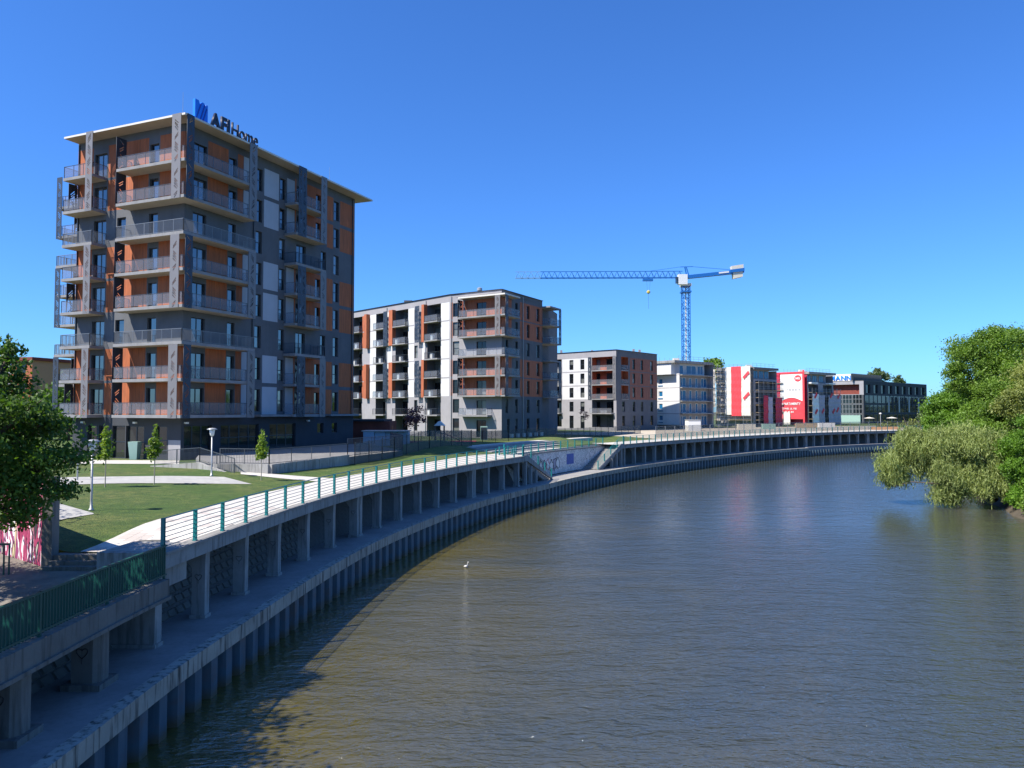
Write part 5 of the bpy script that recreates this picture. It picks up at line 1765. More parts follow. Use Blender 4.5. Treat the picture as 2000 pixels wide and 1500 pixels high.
# counter jib
mb = MB()
mb.hexa([(K.x - .4, K.y - .7, 44.9), (K.x + 15.6, K.y - .7, 46.6), (K.x + 15.6, K.y + .7, 46.6), (K.x - .4, K.y + .7, 44.9),
         (K.x - .4, K.y - .7, 45.8), (K.x + 15.6, K.y - .7, 47.5), (K.x + 15.6, K.y + .7, 47.5), (K.x - .4, K.y + .7, 45.8)])
mb.hexa([(K.x + 11.8, K.y - 1.0, 46.5), (K.x + 15.6, K.y - 1.0, 46.9), (K.x + 15.6, K.y + 1.0, 46.9), (K.x + 11.8, K.y + 1.0, 46.5),
         (K.x + 11.8, K.y - 1.0, 47.3), (K.x + 15.6, K.y - 1.0, 47.8), (K.x + 15.6, K.y + 1.0, 47.8), (K.x + 11.8, K.y + 1.0, 47.3)])
mb.build('counter_jib', M['crane_blue'], crane)
mb = MB()
mb.bar((K.x + .3, K.y, 45.8), (K.x - .2, K.y, 48.3), .3, .3); mb.bar((K.x + .9, K.y, 45.8), (K.x + .2, K.y, 48.3), .25, .25)
mb.bar((K.x - 1.4, K.y, 48.2), (K.x + 2.0, K.y, 48.3), .16, .16); mb.bar((K.x + 1.6, K.y, 48.3), (K.x + 12.5, K.y, 47.4), .10, .10)
mb.bar((K.x - 1.4, K.y, 48.2), jibpt(10, 0, top), .08, .08)
mb.build('tower_head', M['crane_blue'], crane)
mb = MB()
mb.hexa([(K.x + 12.4, K.y - .8, 47.0), (K.x + 15.4, K.y - .8, 47.4), (K.x + 15.4, K.y + .8, 47.4), (K.x + 12.4, K.y + .8, 47.0), (K.x + 12.2, K.y - .8, 48.3), (K.x + 15.4, K.y - .8, 48.8), (K.x + 15.4, K.y + .8, 48.8), (K.x + 12.2, K.y + .8, 48.3)])
mb.build('counterweight', M['cream'], crane)
mb = MB()
mb.hexa([(K.x + 12.7, K.y - .75, 44.9), (K.x + 15.2, K.y - .75, 45.5), (K.x + 15.2, K.y + .75, 45.5), (K.x + 12.7, K.y + .75, 44.9), (K.x + 12.6, K.y - .75, 46.6), (K.x + 15.2, K.y - .75, 46.9), (K.x + 15.2, K.y + .75, 46.9), (K.x + 12.6, K.y + .75, 46.6)])
mb.build('counterweight', M['cream'], crane)
MB().bar((K.x + 8.8, K.y - .75, 46.45), (K.x + 11.5, K.y - .75, 46.75), .06, .4).build('maker_plate', M['whitepaint'], crane)
mb = MB(); mb.box(K.x - 2.3, K.x + .1, K.y - 1.9, K.y - .4, 43.2, 45.9); cab = mb.build('cab', M['whitepaint'], crane)
MB().box(K.x - 2.9, K.x - 2.28, K.y - 1.8, K.y - .5, 43.6, 45.2).build('cab_window', M['shopglass'], cab)
MB().box(K.x - 1.3, K.x + 1.3, K.y - 1.3, K.y + 1.3, 42.9, 43.6).build('slewing_ring', M['cream'], crane)
MB().box(K.x - 1.3, K.x + 1.3, K.y - 1.3, K.y + 1.3, 41.2, 41.6).build('collar', M['crane_blue'], crane)
MB().box(K.x - 11.5, K.x - 8.8, K.y - .5, K.y + .6, 44.4, 44.95).build('trolley', M['crane_blue'], crane)
mb = MB()
for dx in (-.5, .5): mb.bar((K.x - 10 + dx, K.y, 44.5), (K.x - 10 + dx * .5, K.y, 41.7), .035, .035)
mb.bar((K.x - 10, K.y, 41.2), (K.x - 10, K.y, 36.9), .05, .05)
mb.build('hoist_rope', M['railmetal'], crane)
MB().lathe([(.1, -.5), (.5, -.2), (.5, .2), (.15, .5)], 10, 0, (K.x - 10, K.y, 41.4)).build('hook_block', M['yellow'], crane)

# ------------------------------------------------------------------ plaza in front of the tower
def G(px, py, z=5.0):
    return ground_at(px, py, z)
drape([G(60, 958), G(150, 953), G(142, 938), G(60, 940)], 'footpath', M['path'], .02)
drape([G(148, 953), G(492, 942.5), G(438, 934), G(142, 938)], 'footpath', M['path'], .022)
a = G(185, 1012, 4.75); 
drape([G(60, 1042, 4.6), G(183, 1012, 4.75), G(182, 1010.5, 4.75), G(60, 985, 4.8)], 'footpath', M['path'], .02)
drape([G(100, 906, 5.18), G(350, 907, 5.18), G(350, 900, 5.18), G(100, 899, 5.18)], 'plaza_paving', M['paving'], .03)
drape([G(470, 928.5, 5.0), G(680, 940, 4.9), G(690, 932.5, 4.9), G(470, 924.5, 5.0)], 'footpath', M['paving'], .02)
# terrace with concrete retaining walls
TZ = 5.62
tc = Vector((-17.0, 52.6)); tl_ = Vector((-24.0, 56.6)); te_ = Vector((-13.6, 62.0))
ter = thing('concrete_terrace', 'raised terrace with pale concrete retaining walls beside the tower', 'terrace', (-18, 58, 4.8))
mb = MB(); mb.prism(poly2([tc, te_, (-10.5, 72), (-17.5, 89), (-27.0, 64.6), (-25.5, 60.5), (-21.3, 53.6)]), 4.7, TZ, 0)
mb.build('terrace_slab', M['walk'], ter)
def wallseg(a, b, z0, z1, th, name, mat, parent):
    a = Vector(a[:2]); b = Vector(b[:2]); d = (b - a).normalized(); n = Vector((d.y, -d.x)) * th
    if not hasattr(z1, '__len__'): z1 = (z1, z1)
    return MB().hexa([(a.x + n.x, a.y + n.y, z0), (b.x + n.x, b.y + n.y, z0), (b.x, b.y, z0), (a.x, a.y, z0),
                      (a.x + n.x, a.y + n.y, z1[0]), (b.x + n.x, b.y + n.y, z1[1]), (b.x, b.y, z1[1]), (a.x, a.y, z1[0])]).build(name, mat, parent)
# formwork panels
for k in range(3):
    a = Vector((-21.3, 53.6)).lerp(tc, k / 3 + .0); b = Vector((-21.3, 53.6)).lerp(tc, (k + 1) / 3 - .006)
    if k > 0: wallseg(a, b, 4.6, TZ + .05, .2, 'wall_panel', M['concrete'], ter)
for k in range(7):
    a = tc.lerp(te_, k / 7); b = tc.lerp(te_, (k + 1) / 7 - .004)
    wallseg(a, b, 4.6, (TZ + .05 + .02 * k, TZ + .05 + .02 * (k + 1)), .2, 'wall_panel', M['concrete'], ter)
# stair with cheek wall
s0 = Vector((-22.9, 55.0)); s1 = Vector((-19.3, 52.2))
for k in range(6):
    a = s0.lerp(s1, k / 6); b = s0.lerp(s1, (k + 1) / 6)
    n = Vector((0.6, 0.8)) * 1.4
    z = TZ - (TZ - 4.95) * (k + .6) / 6
    MB().prism(poly2([a, b, b + n, a + n]), 4.7, z).build('step', M['concrete'], ter)
wallseg(s0 + Vector((-4.5, 2.2)), s0, 4.6, (5.25, TZ + .04), .22, 'cheek_wall', M['concrete'], ter)
wallseg(s0, s1, 4.6, (TZ + .04, 5.0), .22, 'cheek_wall', M['concrete'], ter)
def v_rail(name, label, pts, h=1.1, gap=.13, mat='railmetal', posts=2.0, cat='railing', meshm=None):
    """upright-bar railing through 3D points"""
    root = thing(name, label, cat, pts[len(pts) // 2])
    bars = MB()
    for a, b in zip(pts, pts[1:]):
        a = Vector(a); b = Vector(b); L = (b - a).length
        n = max(1, int(L / posts))
        for i in range(n + 1):
            q = a.lerp(b, i / n); MB().bar(q, q + Vector((0, 0, h)), .05, .05).build('post', M[mat], root)
        for dz in (.1, h):
            MB().bar(a + Vector((0, 0, dz)), b + Vector((0, 0, dz)), .045, .045).build('rail', M[mat], root)
        if gap:
            m = int(L / gap)
            for i in range(m):
                q = a.lerp(b, (i + .5) / m); bars.bar(q + Vector((0, 0, .1)), q + Vector((0, 0, h)), .018, .018)
    if gap: bars.build('bars', M[mat], root, kind='stuff')
    return root
def v3(p, z): return Vector((p[0], p[1], z))
v_rail('terrace_railing', 'dark barred railing at the top of the plaza ramp left of the short stairs', [v3(s0 + Vector((-4.4, 2.3)), 5.25), v3(s0, TZ)])
v_rail('stair_handrail', 'dark sloping handrail beside the short concrete stairs', [v3(s0, TZ), v3(s1, 5.0)])
v_rail('terrace_railing', 'grey barred railing above the pale concrete wall corner', [v3((-21.0, 53.9), TZ), v3(tc + Vector((-.1, .2)), TZ), v3(te_, TZ)])
v_rail('terrace_railing', 'dark fence running along the foot of the shaded tower side', [v3(te_, TZ), v3((-10.5, 72), TZ), v3((-13.0, 80), TZ)], 1.5, .14, 'navy_rail')

def lamp(label, x, y, z, h=3.2):
    root = thing('park_lamp', label, 'lamp', (x, y, z), 'park lamps')
    MB().lathe([(.11, 0), (.11, .08), (.06, .1), (.05, .5), (.045, h - .55)], 10, 0, (x, y, z)).build('pole', M['lamp_grey'], root, smooth=True)
    MB().lathe([(.06, h - .55), (.12, h - .50), (.19, h - .12), (.17, h - .10)], 14, 0, (x, y, z)).build('lantern', M['whitepaint'], root, smooth=True)
    MB().lathe([(.32, h - .12), (.33, h - .09), (.20, h - .02), (.03, h)], 16, 0, (x, y, z)).build('lamp_cap', M['lamp_grey'], root, smooth=True)
q = G(178, 999, 4.9); lamp('park lamp with flat round cap standing in the lawn at the left', q.x, q.y, gz(q.x, q.y) - .02)
q = G(413, 933, 5.0); lamp('park lamp with flat round cap in front of the short concrete stairs', q.x, q.y, gz(q.x, q.y) - .02)
sp = thing('signpost', 'slim grey post with a dark sign behind the foreground tree', 'signpost', G(151, 944, 5.0))
q = wpos(sp)
MB().tube([(q.x, q.y, 4.9), (q.x, q.y, 7.0)], .045, 6).build('pole', M['lamp_grey'], sp)
MB().box(q.x - .3, q.x + .3, q.y - .03, q.y + .03, 6.5, 7.2).build('sign_board', M['dark'], sp)

# ------------------------------------------------------------------ fences, sheds, small things behind the promenade
def mesh_fence(name, label, pts, h=1.9, posts=2.5, mat='dark', sheer=True):
    root = thing(name, label, 'fence', pts[0])
    for a, b in zip(pts, pts[1:]):
        a = Vector(a); b = Vector(b); L = (b - a).length; n = max(1, int(round(L / posts)))
        for i in range(n + 1):
            q = a.lerp(b, i / n); MB().bar(q, q + Vector((0, 0, h)), .07, .07).build('post', M[mat], root)
        if sheer:
            MB().bar(a + Vector((0, 0, h / 2)), b + Vector((0, 0, h / 2)), .01, h - .1).build('mesh_panel', M['mesh'], root)
    return root
def gp(x, y, dz=0): return Vector((x, y, gz(x, y) + dz))
mesh_fence('mesh_fence', 'tall dark mesh fence on the grassy bank between tower and promenade', [gp(-13, 62), gp(-11, 70), gp(-8.5, 77), gp(-4.6, 85)])
mesh_fence('mesh_fence', 'dark post fence around the playground below the second block', [gp(-16.5, 92), gp(-10, 97), gp(-4, 101.5), gp(-0.5, 104)], 1.6, 2.0)
mesh_fence('mesh_fence', 'mesh fence along the grass between second block and seating tiers', [gp(-0.5, 104), gp(2.0, 105.5), gp(8, 113), gp(15, 126), gp(24, 140)], 1.6, 2.6)
mesh_fence('mesh_fence', 'dark open fence in front of the second block doorways', [gp(-12, 112), gp(-6, 109.5), gp(-1.5, 111.5)], 1.3, 1.5)
bw_ = thing('brick_hut', 'low brick red hut between the tower and the second block', 'hut', (-17.5, 99, 5.1))
MB().box(-21.5, -15.6, 95.5, 101, 5.1, 8.1).build('wall', M['brick'], bw_)
MB().box(-21.8, -16.2, 95.0, 101.3, 8.1, 8.35).build('roof', M['charcoal'], bw_)
MB().box(-15.62, -15.58, 97, 98.2, 5.2, 7.5).build('door', M['terra'], bw_)
cb = thing('bin_store', 'long pale blue metal bin store in shade beside the tower', 'bin store', (-14.3, 91, 5.1))
for k in range(4):
    MB().box(-17.6 + k * 1.3, -16.34 + k * 1.3, 88.6 + k * .3, 90.4 + k * .3, 5.15, 7.0).build('panel', M['container'], cb)
MB().box(-17.8, -12.3, 88.4, 91.6, 7.0, 7.1).build('roof', M['lamp_grey'], cb)
pg = drape([Vector((-14, 99)), Vector((-5, 101)), Vector((-5, 106)), Vector((-14, 104))], 'playground_surface', M['playred'], .03)
sld = thing('playground_slide', 'small playground climbing frame with pink slide on the red surface', 'playground', gp(-10.5, 102))
b0 = gp(-10.5, 102)
for dx in (0, 1.2):
    for dy in (0, 1.2): MB().bar(b0 + Vector((dx, dy, 0)), b0 + Vector((dx, dy, 2.2)), .1, .1).build('post', M['dark'], sld)
MB().box(b0.x, b0.x + 1.2, b0.y, b0.y + 1.2, b0.z + 1.1, b0.z + 1.2).build('platform', M['plank'], sld)
MB().hexa([(b0.x - .15, b0.y - .15, b0.z + 2.2), (b0.x + 1.35, b0.y - .15, b0.z + 2.2), (b0.x + 1.35, b0.y + 1.35, b0.z + 2.2), (b0.x - .15, b0.y + 1.35, b0.z + 2.2),
           (b0.x + .5, b0.y - .15, b0.z + 2.8), (b0.x + .7, b0.y - .15, b0.z + 2.8), (b0.x + .7, b0.y + 1.35, b0.z + 2.8), (b0.x + .5, b0.y + 1.35, b0.z + 2.8)]).build('roof', M['whitepaint'], sld)
MB().bar(b0 + Vector((1.2, .6, 1.15)), b0 + Vector((3.4, .6, .15)), .55, .08).build('slide', M['red'], sld)
tr_ = thing('transformer_cabinet', 'grey green utility cabinet in front of the second block corner', 'cabinet', gp(-4.6, 109))
q = gp(-4.6, 109)
MB().box(q.x, q.x + 1.0, q.y, q.y + 1.1, q.z, q.z + 2.0).build('cabinet_body', M['teal_print'], tr_)
MB().box(q.x + .06, q.x + .94, q.y - .03, q.y, q.z + .1, q.z + 1.85).build('door', M['frame'], tr_)
for k in range(6):
    p = F2R.p(2.0 + k * 2.1, .35, 5.25)
    m_, _ = MB().box(0, .7, -.3, 0, 0, .6).mesh('air_conditioner', M['whitepaint'], False)
    o = inst(m_, 'air_conditioner', blk2, p, F2R.rz)
# site fence, cabin and oddments in front of the construction site
sf = thing('site_fence', 'temporary mesh fence panels in a row along the construction site', 'fence', CU.off(S_ST2 + 40, 7.2, 4.85))
for k in range(30):
    a = CU.off(S_ST2 + 22 + k * 3.4, 7.2); b = CU.off(S_ST2 + 25.2 + k * 3.4, 7.2)
    z = 4.85
    mb = MB()
    mb.bar((a.x, a.y, z), (a.x, a.y, z + 2), .06, .06); mb.bar((b.x, b.y, z), (b.x, b.y, z + 2), .06, .06)
    mb.bar((a.x, a.y, z + 2), (b.x, b.y, z + 2), .05, .05); mb.bar((a.x, a.y, z + .15), (b.x, b.y, z + .15), .05, .05)
    f_ = mb.build('fence_panel', M['bar_metal'], sf)
    MB().bar((a.x, a.y, z + 1.05), (b.x, b.y, z + 1.05), .01, 1.8).build('mesh_sheet', M['mesh'], f_)
sc_ = thing('site_cabin', 'small white site cabin with a grey door beside the promenade fence', 'cabin', (38.0, 158, 4.9))
MB().box(37.0, 39.6, 157, 160, 4.9, 7.5).build('body', M['whitepaint'], sc_)
MB().box(36.9, 39.7, 156.9, 160.1, 7.5, 7.62).build('roof', M['lamp_grey'], sc_)
MB().box(38.9, 39.65, 157.3, 158.3, 5.0, 7.1).build('door', M['greyB'], sc_)
for k, (x, y, w, mt, lb) in enumerate([(52, 172, 4, 'cream', 'cream stack of insulation boards by the pale block'), (59, 176, 3, 'teal_print', 'green wrapped pallet in front of the netted block'),
                                       (70, 184, 5, 'plank', 'stack of brown timber in front of the crimson sheets'), (78, 190, 4, 'whitepaint', 'white bagged pallet at the foot of the big banner')]):
    rt = thing('pallet_stack', lb, 'pallet', (x, y, 4.9))
    MB().box(x, x + w, y, y + 1.2, 5.1, 6.4).build('load', M[mt], rt)
    MB().box(x, x + w, y, y + 1.2, 4.9, 5.08).build('pallet', M['plank'], rt)
for k in range(4):
    p = CU.off(CU.s_at_y(176) + k * 2.2, 7.0)
    rt = thing('planter_box', ('first', 'second', 'third', 'last')[k] + ' from the left of four orange planter boxes on the far promenade', 'planter', (p.x, p.y, 4.85), 'orange planter boxes')
    MB().box(p.x - .8, p.x + .8, p.y - .5, p.y + .5, 4.85, 5.55).build('box', M['orange'], rt)
    MB().box(p.x - .7, p.x + .7, p.y - .4, p.y + .4, 5.5, 5.6).build('soil', M['soil'], rt)
for (px, dd, lb) in ((1697, 230, 'cream parasol nearest the glass entrance of the dark office'), (1741, 235, 'cream parasol further right below the dark office wall')):
    x = (px - 1000) / FPX * dd
    rt = thing('parasol', lb, 'parasol', (x, dd, 4.9))
    MB().tube([(x, dd, 4.9), (x, dd, 7.6)], .06, 6).build('pole', M['whitepaint'], rt)
    MB().lathe([(1.7, 2.3), (.9, 2.5), (.05, 2.7)], 8, 0, (x, dd, 4.9)).build('canopy', M['cream'], rt)
x = (1719 - 1000) / FPX * 190
rt = thing('street_lamp', 'thin street lamp with a white head in front of the dark office', 'lamp', (x, 190, 4.8))
MB().tube([(x, 190, 4.8), (x, 190, 8.6)], .07, 6).build('pole', M['lamp_grey'], rt)
MB().lathe([(.05, 3.75), (.3, 3.9), (.3, 4.1), (.05, 4.2)], 8, 0, (x, 190, 4.8)).build('lamp_head', M['whitepaint'], rt)
hd = thing('hedge', 'low olive hedge in front of the dark office', 'hedge', (118, 205, 4.8))

# ------------------------------------------------------------------ graffiti wall at the left
gwl = thing('graffiti_wall', 'tall wall painted with pink, white and black graffiti behind the foreground tree', 'wall', (-19, 28.7, 3.95))
wa = Vector((-16.35, 26.45)); wb2 = Vector((-28.0, 35.4))
d_ = (wb2 - wa).normalized(); n_ = Vector((-d_.y, d_.x)) * -0.25
for k in range(6):
    a = wa.lerp(wb2, k / 6); b = wa.lerp(wb2, (k + 1) / 6 - .003)
    mb = MB(); mb.prism(poly2([a, b, b + n_, a + n_]), 3.9, 6.95); mb.build('wall_panel', M['pinkwall'], gwl)
MB().box(-16.38, -16.02, 26.2, 26.62, 3.9, 7.1).build('end_post', M['old_concrete'], gwl)

# ------------------------------------------------------------------ trees
def leaves_mesh(name, cent, size, mat, elong=1.0, droop=0.0, seed=0):
    rg = np.random.default_rng(seed)
    n = len(cent)
    d1 = rg.normal(size=(n, 3)); 
    if droop: d1[:, 2] -= droop * 2; d1[:, :2] *= (1 - min(.8, droop * .5))
    d1 /= np.linalg.norm(d1, axis=1)[:, None]
    d2 = rg.normal(size=(n, 3)); d2 -= (d2 * d1).sum(1)[:, None] * d1
    d2 /= np.linalg.norm(d2, axis=1)[:, None]
    s = size * rg.uniform(.6, 1.35, n)[:, None]
    a = d1 * s * elong; b = d2 * s * (0.55 if elong <= 1.2 else .28)
    v = np.stack([cent - a, cent + b * 1.0 - a * .1, cent + a, cent - b * 1.0 - a * .1], 1).reshape(-1, 3)
    me = bpy.data.meshes.new(name)
    me.vertices.add(4 * n); me.vertices.foreach_set('co', v.astype(np.float32).ravel())
    me.loops.add(4 * n); me.loops.foreach_set('vertex_index', np.arange(4 * n, dtype=np.int32))
    me.polygons.add(n); me.polygons.foreach_set('loop_start', np.arange(0, 4 * n, 4, dtype=np.int32))
    me.update(); me.validate()
    me.materials.append(mat)
    return me
def crown_points(lobes, n, clumps_per=26, spread=.34, shell=.5, seed=0, flat=1.0):
    """lobes: (x,y,z,rx,ry,rz). Points gather in clumps spread through each lobe, mostly towards its skin."""
    rg = np.random.default_rng(seed)
    vol = np.array([l[3] * l[4] * l[5] for l in lobes]) ** .67
    out = []
    for l, q in zip(lobes, vol / vol.sum()):
        m = int(n * q)
        dirs = rg.normal(size=(clumps_per, 3)); dirs /= np.linalg.norm(dirs, axis=1)[:, None]
        rad = rg.uniform(shell, 1.0, clumps_per)[:, None]
        rad *= rg.uniform(.85, 1.12, clumps_per)[:, None]
        cc = np.array(l[:3]) + dirs * rad * np.array(l[3:])
        which = rg.integers(0, clumps_per, m)
        sz = rg.uniform(.6, 1.3, clumps_per)[which][:, None]
        mean_r = (l[3] + l[4] + l[5]) / 3
        off_ = rg.normal(size=(m, 3)) * spread * mean_r * sz * np.array([1, 1, .7 * flat])
        out.append(cc[which] + off_)
    return np.concatenate(out)
def tree(name, label, cat, base, lobes, n, leaf, mat, seed, trunk_r=.25, bark='bark', elong=1.0, group=None, clumps=26, spread=.30, limbs=True, shell=.5, zmin=None, droop=0.0, trunk_top=None):
    root = thing(name, label, cat, base, group)
    P = crown_points(lobes, n, clumps, spread, shell, seed)
    if zmin is not None: P = P[P[:, 2] > zmin]
    c = Vector((float(P[:, 0].mean()), float(P[:, 1].mean()), float(P[:, 2].min())))
    me = leaves_mesh('crown', P - np.array(c), leaf, M[mat], elong, droop, seed)
    o = bpy.data.objects.new('crown', me); C.objects.link(o); o.parent = root; o.location = c - Vector(base)
    mb = MB(); rr = random.Random(seed)
    b = Vector(base)
    lz = [Vector(l[:3]) for l in lobes]
    top = trunk_top or max(lz, key=lambda q: q.z)
    top = Vector(top)
    mid = b.lerp(top, .5) + Vector((rr.uniform(-.3, .3), rr.uniform(-.3, .3), 0)) * trunk_r * 3
    mb.tube([b, b.lerp(mid, .5), mid, top], [trunk_r, trunk_r * .8, trunk_r * .6, trunk_r * .2], 8)
    mb.build('trunk', M[bark], root, smooth=True)
    if limbs:
        for i, q in enumerate(lz):
            st_ = b.lerp(mid, rr.uniform(.55, 1.0))
            MB().tube([st_, st_.lerp(q, .5) + Vector((0, 0, rr.uniform(0, .4))), q], [trunk_r * .45, trunk_r * .3, trunk_r * .1], 6).build('limb', M[bark], root, smooth=True)
            for j in range(3):
                l = lobes[i]; e = q + Vector((rr.uniform(-1, 1) * l[3], rr.uniform(-1, 1) * l[4], rr.uniform(-.4, .9) * l[5])) * .8
                MB().tube([st_.lerp(q, .7), q.lerp(e, .5), e], [trunk_r * .2, trunk_r * .13, trunk_r * .05], 5).build('branch', M[bark], root)
    return root
# foreground tree at the left edge
tree('broadleaf_tree', 'dark leafy tree filling the left edge of the picture in front of the graffiti wall', 'tree', (-18.6, 23.0, 3.95),
     [(-17.6, 23, 9.0, 3.2, 2.6, 2.0), (-15.6, 23.2, 7.6, 2.2, 2.0, 1.7), (-15.0, 22.2, 9.0, 1.3, 1.4, 1.2), (-16.2, 22.2, 6.7, 2.0, 1.6, 1.1), (-18.8, 22.5, 10.8, 2.4, 2.0, 1.6), (-20, 24, 7.5, 2.6, 2.2, 2.0), (-14.0, 22.9, 7.9, 1.0, 1.2, .5), (-16.3, 24.2, 8.3, 1.8, 1.5, 1.6), (-15.5, 22.8, 10.4, .9, 1.0, 1.0), (-15.2, 22.6, 11.2, .35, .4, .5), (-13.7, 22.8, 7.0, .7, .8, .35), (-14.3, 22.8, 9.1, .8, .8, .5), (-14.6, 22.4, 6.4, .9, .9, .5)],
     50000, .072, 'leaf_dark', 3, .26, clumps=46, spread=.17, shell=.3)
tree('broadleaf_tree', 'leafy tree just left of the picture shading the old path', 'tree', (-19.5, 14.0, 3.95),
     [(-17.5, 14.5, 9.5, 3.6, 3.4, 2.4), (-15.4, 17.0, 9.6, 2.6, 2.4, 1.8), (-15.0, 12.5, 8.8, 2.6, 2.6, 1.8), (-20, 12, 10.5, 3, 3, 2.2), (-17, 19, 10.5, 2.6, 2.2, 1.6)],
     22000, .13, 'leaf_mid', 5, .28, clumps=26, spread=.26, shell=.25)
tree('broadleaf_tree', 'leafy tree behind the graffiti wall at the far left', 'tree', (-27, 30.0, 3.95),
     [(-25.5, 29.5, 8.2, 3.0, 2.6, 2.3), (-28, 31, 8.5, 3, 3, 2.5)], 12000, .12, 'leaf_mid', 6, .22)
# young trees on the lawn
for (px, py, h, lb, sd) in ((205, 957, 3.6, 'young slim tree with bright leaves, left one of the two in front of the entrance', 21), (301, 950, 3.6, 'young slim tree with bright leaves, right one of the two in front of the entrance', 22),
                        (510, 936, 3.3, 'young slim tree with bright leaves before the corner of the concrete terrace', 23)):
    q = G(px, py, 5.0); z = gz(q.x, q.y)
    root = thing('young_tree', lb, 'tree', (q.x, q.y, z), 'young trees on the lawn')
    lb_ = [(q.x + .02, q.y, z + h * f, r, r, .42) for f, r in ((.5, .34), (.6, .40), (.7, .30), (.8, .21), (.9, .13))]
    lb_.append((q.x - .2, q.y, z + h * .5, .34, .3, .3))
    P = crown_points(lb_, 900, 12, .25, .3, sd)
    c = Vector((q.x, q.y, float(P[:, 2].min())))
    o = bpy.data.objects.new('crown', leaves_mesh('crown', P - np.array(c), .085, M['leaf_young'], 1.0, 0, sd)); C.objects.link(o); o.parent = root; o.location = c - Vector((q.x, q.y, z))
    MB().tube([(q.x, q.y, z - .05), (q.x + .02, q.y, z + h * .5), (q.x, q.y, z + h * .95)], [.03, .024, .008], 6).build('trunk', M['palebark'], root)
q = gp(-13.2, 101.5)
tree('purple_leaved_tree', 'small purple leaved tree in front of the second block', 'tree', tuple(q), [(q.x, q.y, q.z + 3.6, 1.3, 1.3, 1.1), (q.x - .5, q.y, q.z + 2.9, .9, .9, .7), (q.x + .6, q.y, q.z + 3.0, .9, .9, .8)], 1300, .14, 'leaf_purple', 31, .07, limbs=False, clumps=14)
q = gp(14.4, 150)
tree('purple_leaved_tree', 'bare pinkish sapling in front of the third block', 'tree', tuple(q), [(q.x, q.y, q.z + 3.6, .8, .8, 1.2)], 250, .14, 'leaf_purple', 32, .06, limbs=False, clumps=10)

# hedge, shrubs
P = crown_points([(100 + i * 6, 196 + i * 2.2, 5.5, 4, 1.5, 1.0) for i in range(8)], 9000, 20, .3, .2, 41)
c = Vector((118, 205, 4.8))
o = bpy.data.objects.new('foliage', leaves_mesh('foliage', P - np.array(c), .3, M['leaf_olive'], 1, 0, 41)); C.objects.link(o); o.parent = hd

# fallen leaves on the shaded walkway
rg_ = np.random.default_rng(5); PL = []
for _ in range(1500):
    t_ = rg_.uniform(4, 30); w_ = abs(rg_.normal(2.75, .35)); 
    if w_ > 3.1: continue
    q_ = CU.off(t_, w_); PL.append((q_.x, q_.y, ZW + .012))
PL = np.array(PL); me_ = leaves_mesh('leaf_litter', PL, .045, simple('dead_leaves', (0.10, 0.05, 0.03), .9, 0, .4, 20)); 
co_ = np.empty(len(me_.vertices) * 3, dtype=np.float32); me_.vertices.foreach_get('co', co_); co_ = co_.reshape(-1, 3); co_[:, 2] = ZW + .012 + (co_[:, 2] - ZW - .012) * .15 + .006; me_.vertices.foreach_set('co', co_.ravel())
o = bpy.data.objects.new('leaf_litter', me_); C.objects.link(o); o['kind'] = 'stuff'

# ------------------------------------------------------------------ right bank
RB = Curve([(38, -12), (40, 20), (41.5, 45), (43.0, 60), (46.5, 72), (53, 88), (63, 108), (79, 128), (102, 146), (142, 160), (260, 168), (520, 160)])
mb = MB()
ww = [0.0, -0.5, -1.2, -3, -8, -20, -60, -200, -900]; zz = [-0.6, 0.15, .7, 1.4, 2.2, 3.0, 3.4, 3.4, 3.4]
n = 120; rows = []
for i in range(n + 1):
    t = RB.L * i / n; row = []
    for w, z in zip(ww, zz):
        p = RB.off(t, w + (.35 * math.sin(i * 1.7) if w > -2 else 0)); row.append(len(mb.v)); mb.v.append((p.x, p.y, z + .12 * math.sin(i * 2.1 + w)))
    rows.append(row)
for i in range(n):
    for j in range(len(ww) - 1):
        mb.f.append((rows[i][j], rows[i][j + 1], rows[i + 1][j + 1], rows[i + 1][j])); mb.m.append(1 if j > 1 else 0)
mb.build('right_bank_ground', [M['mud'], M['soil']], kind='structure', smooth=True)

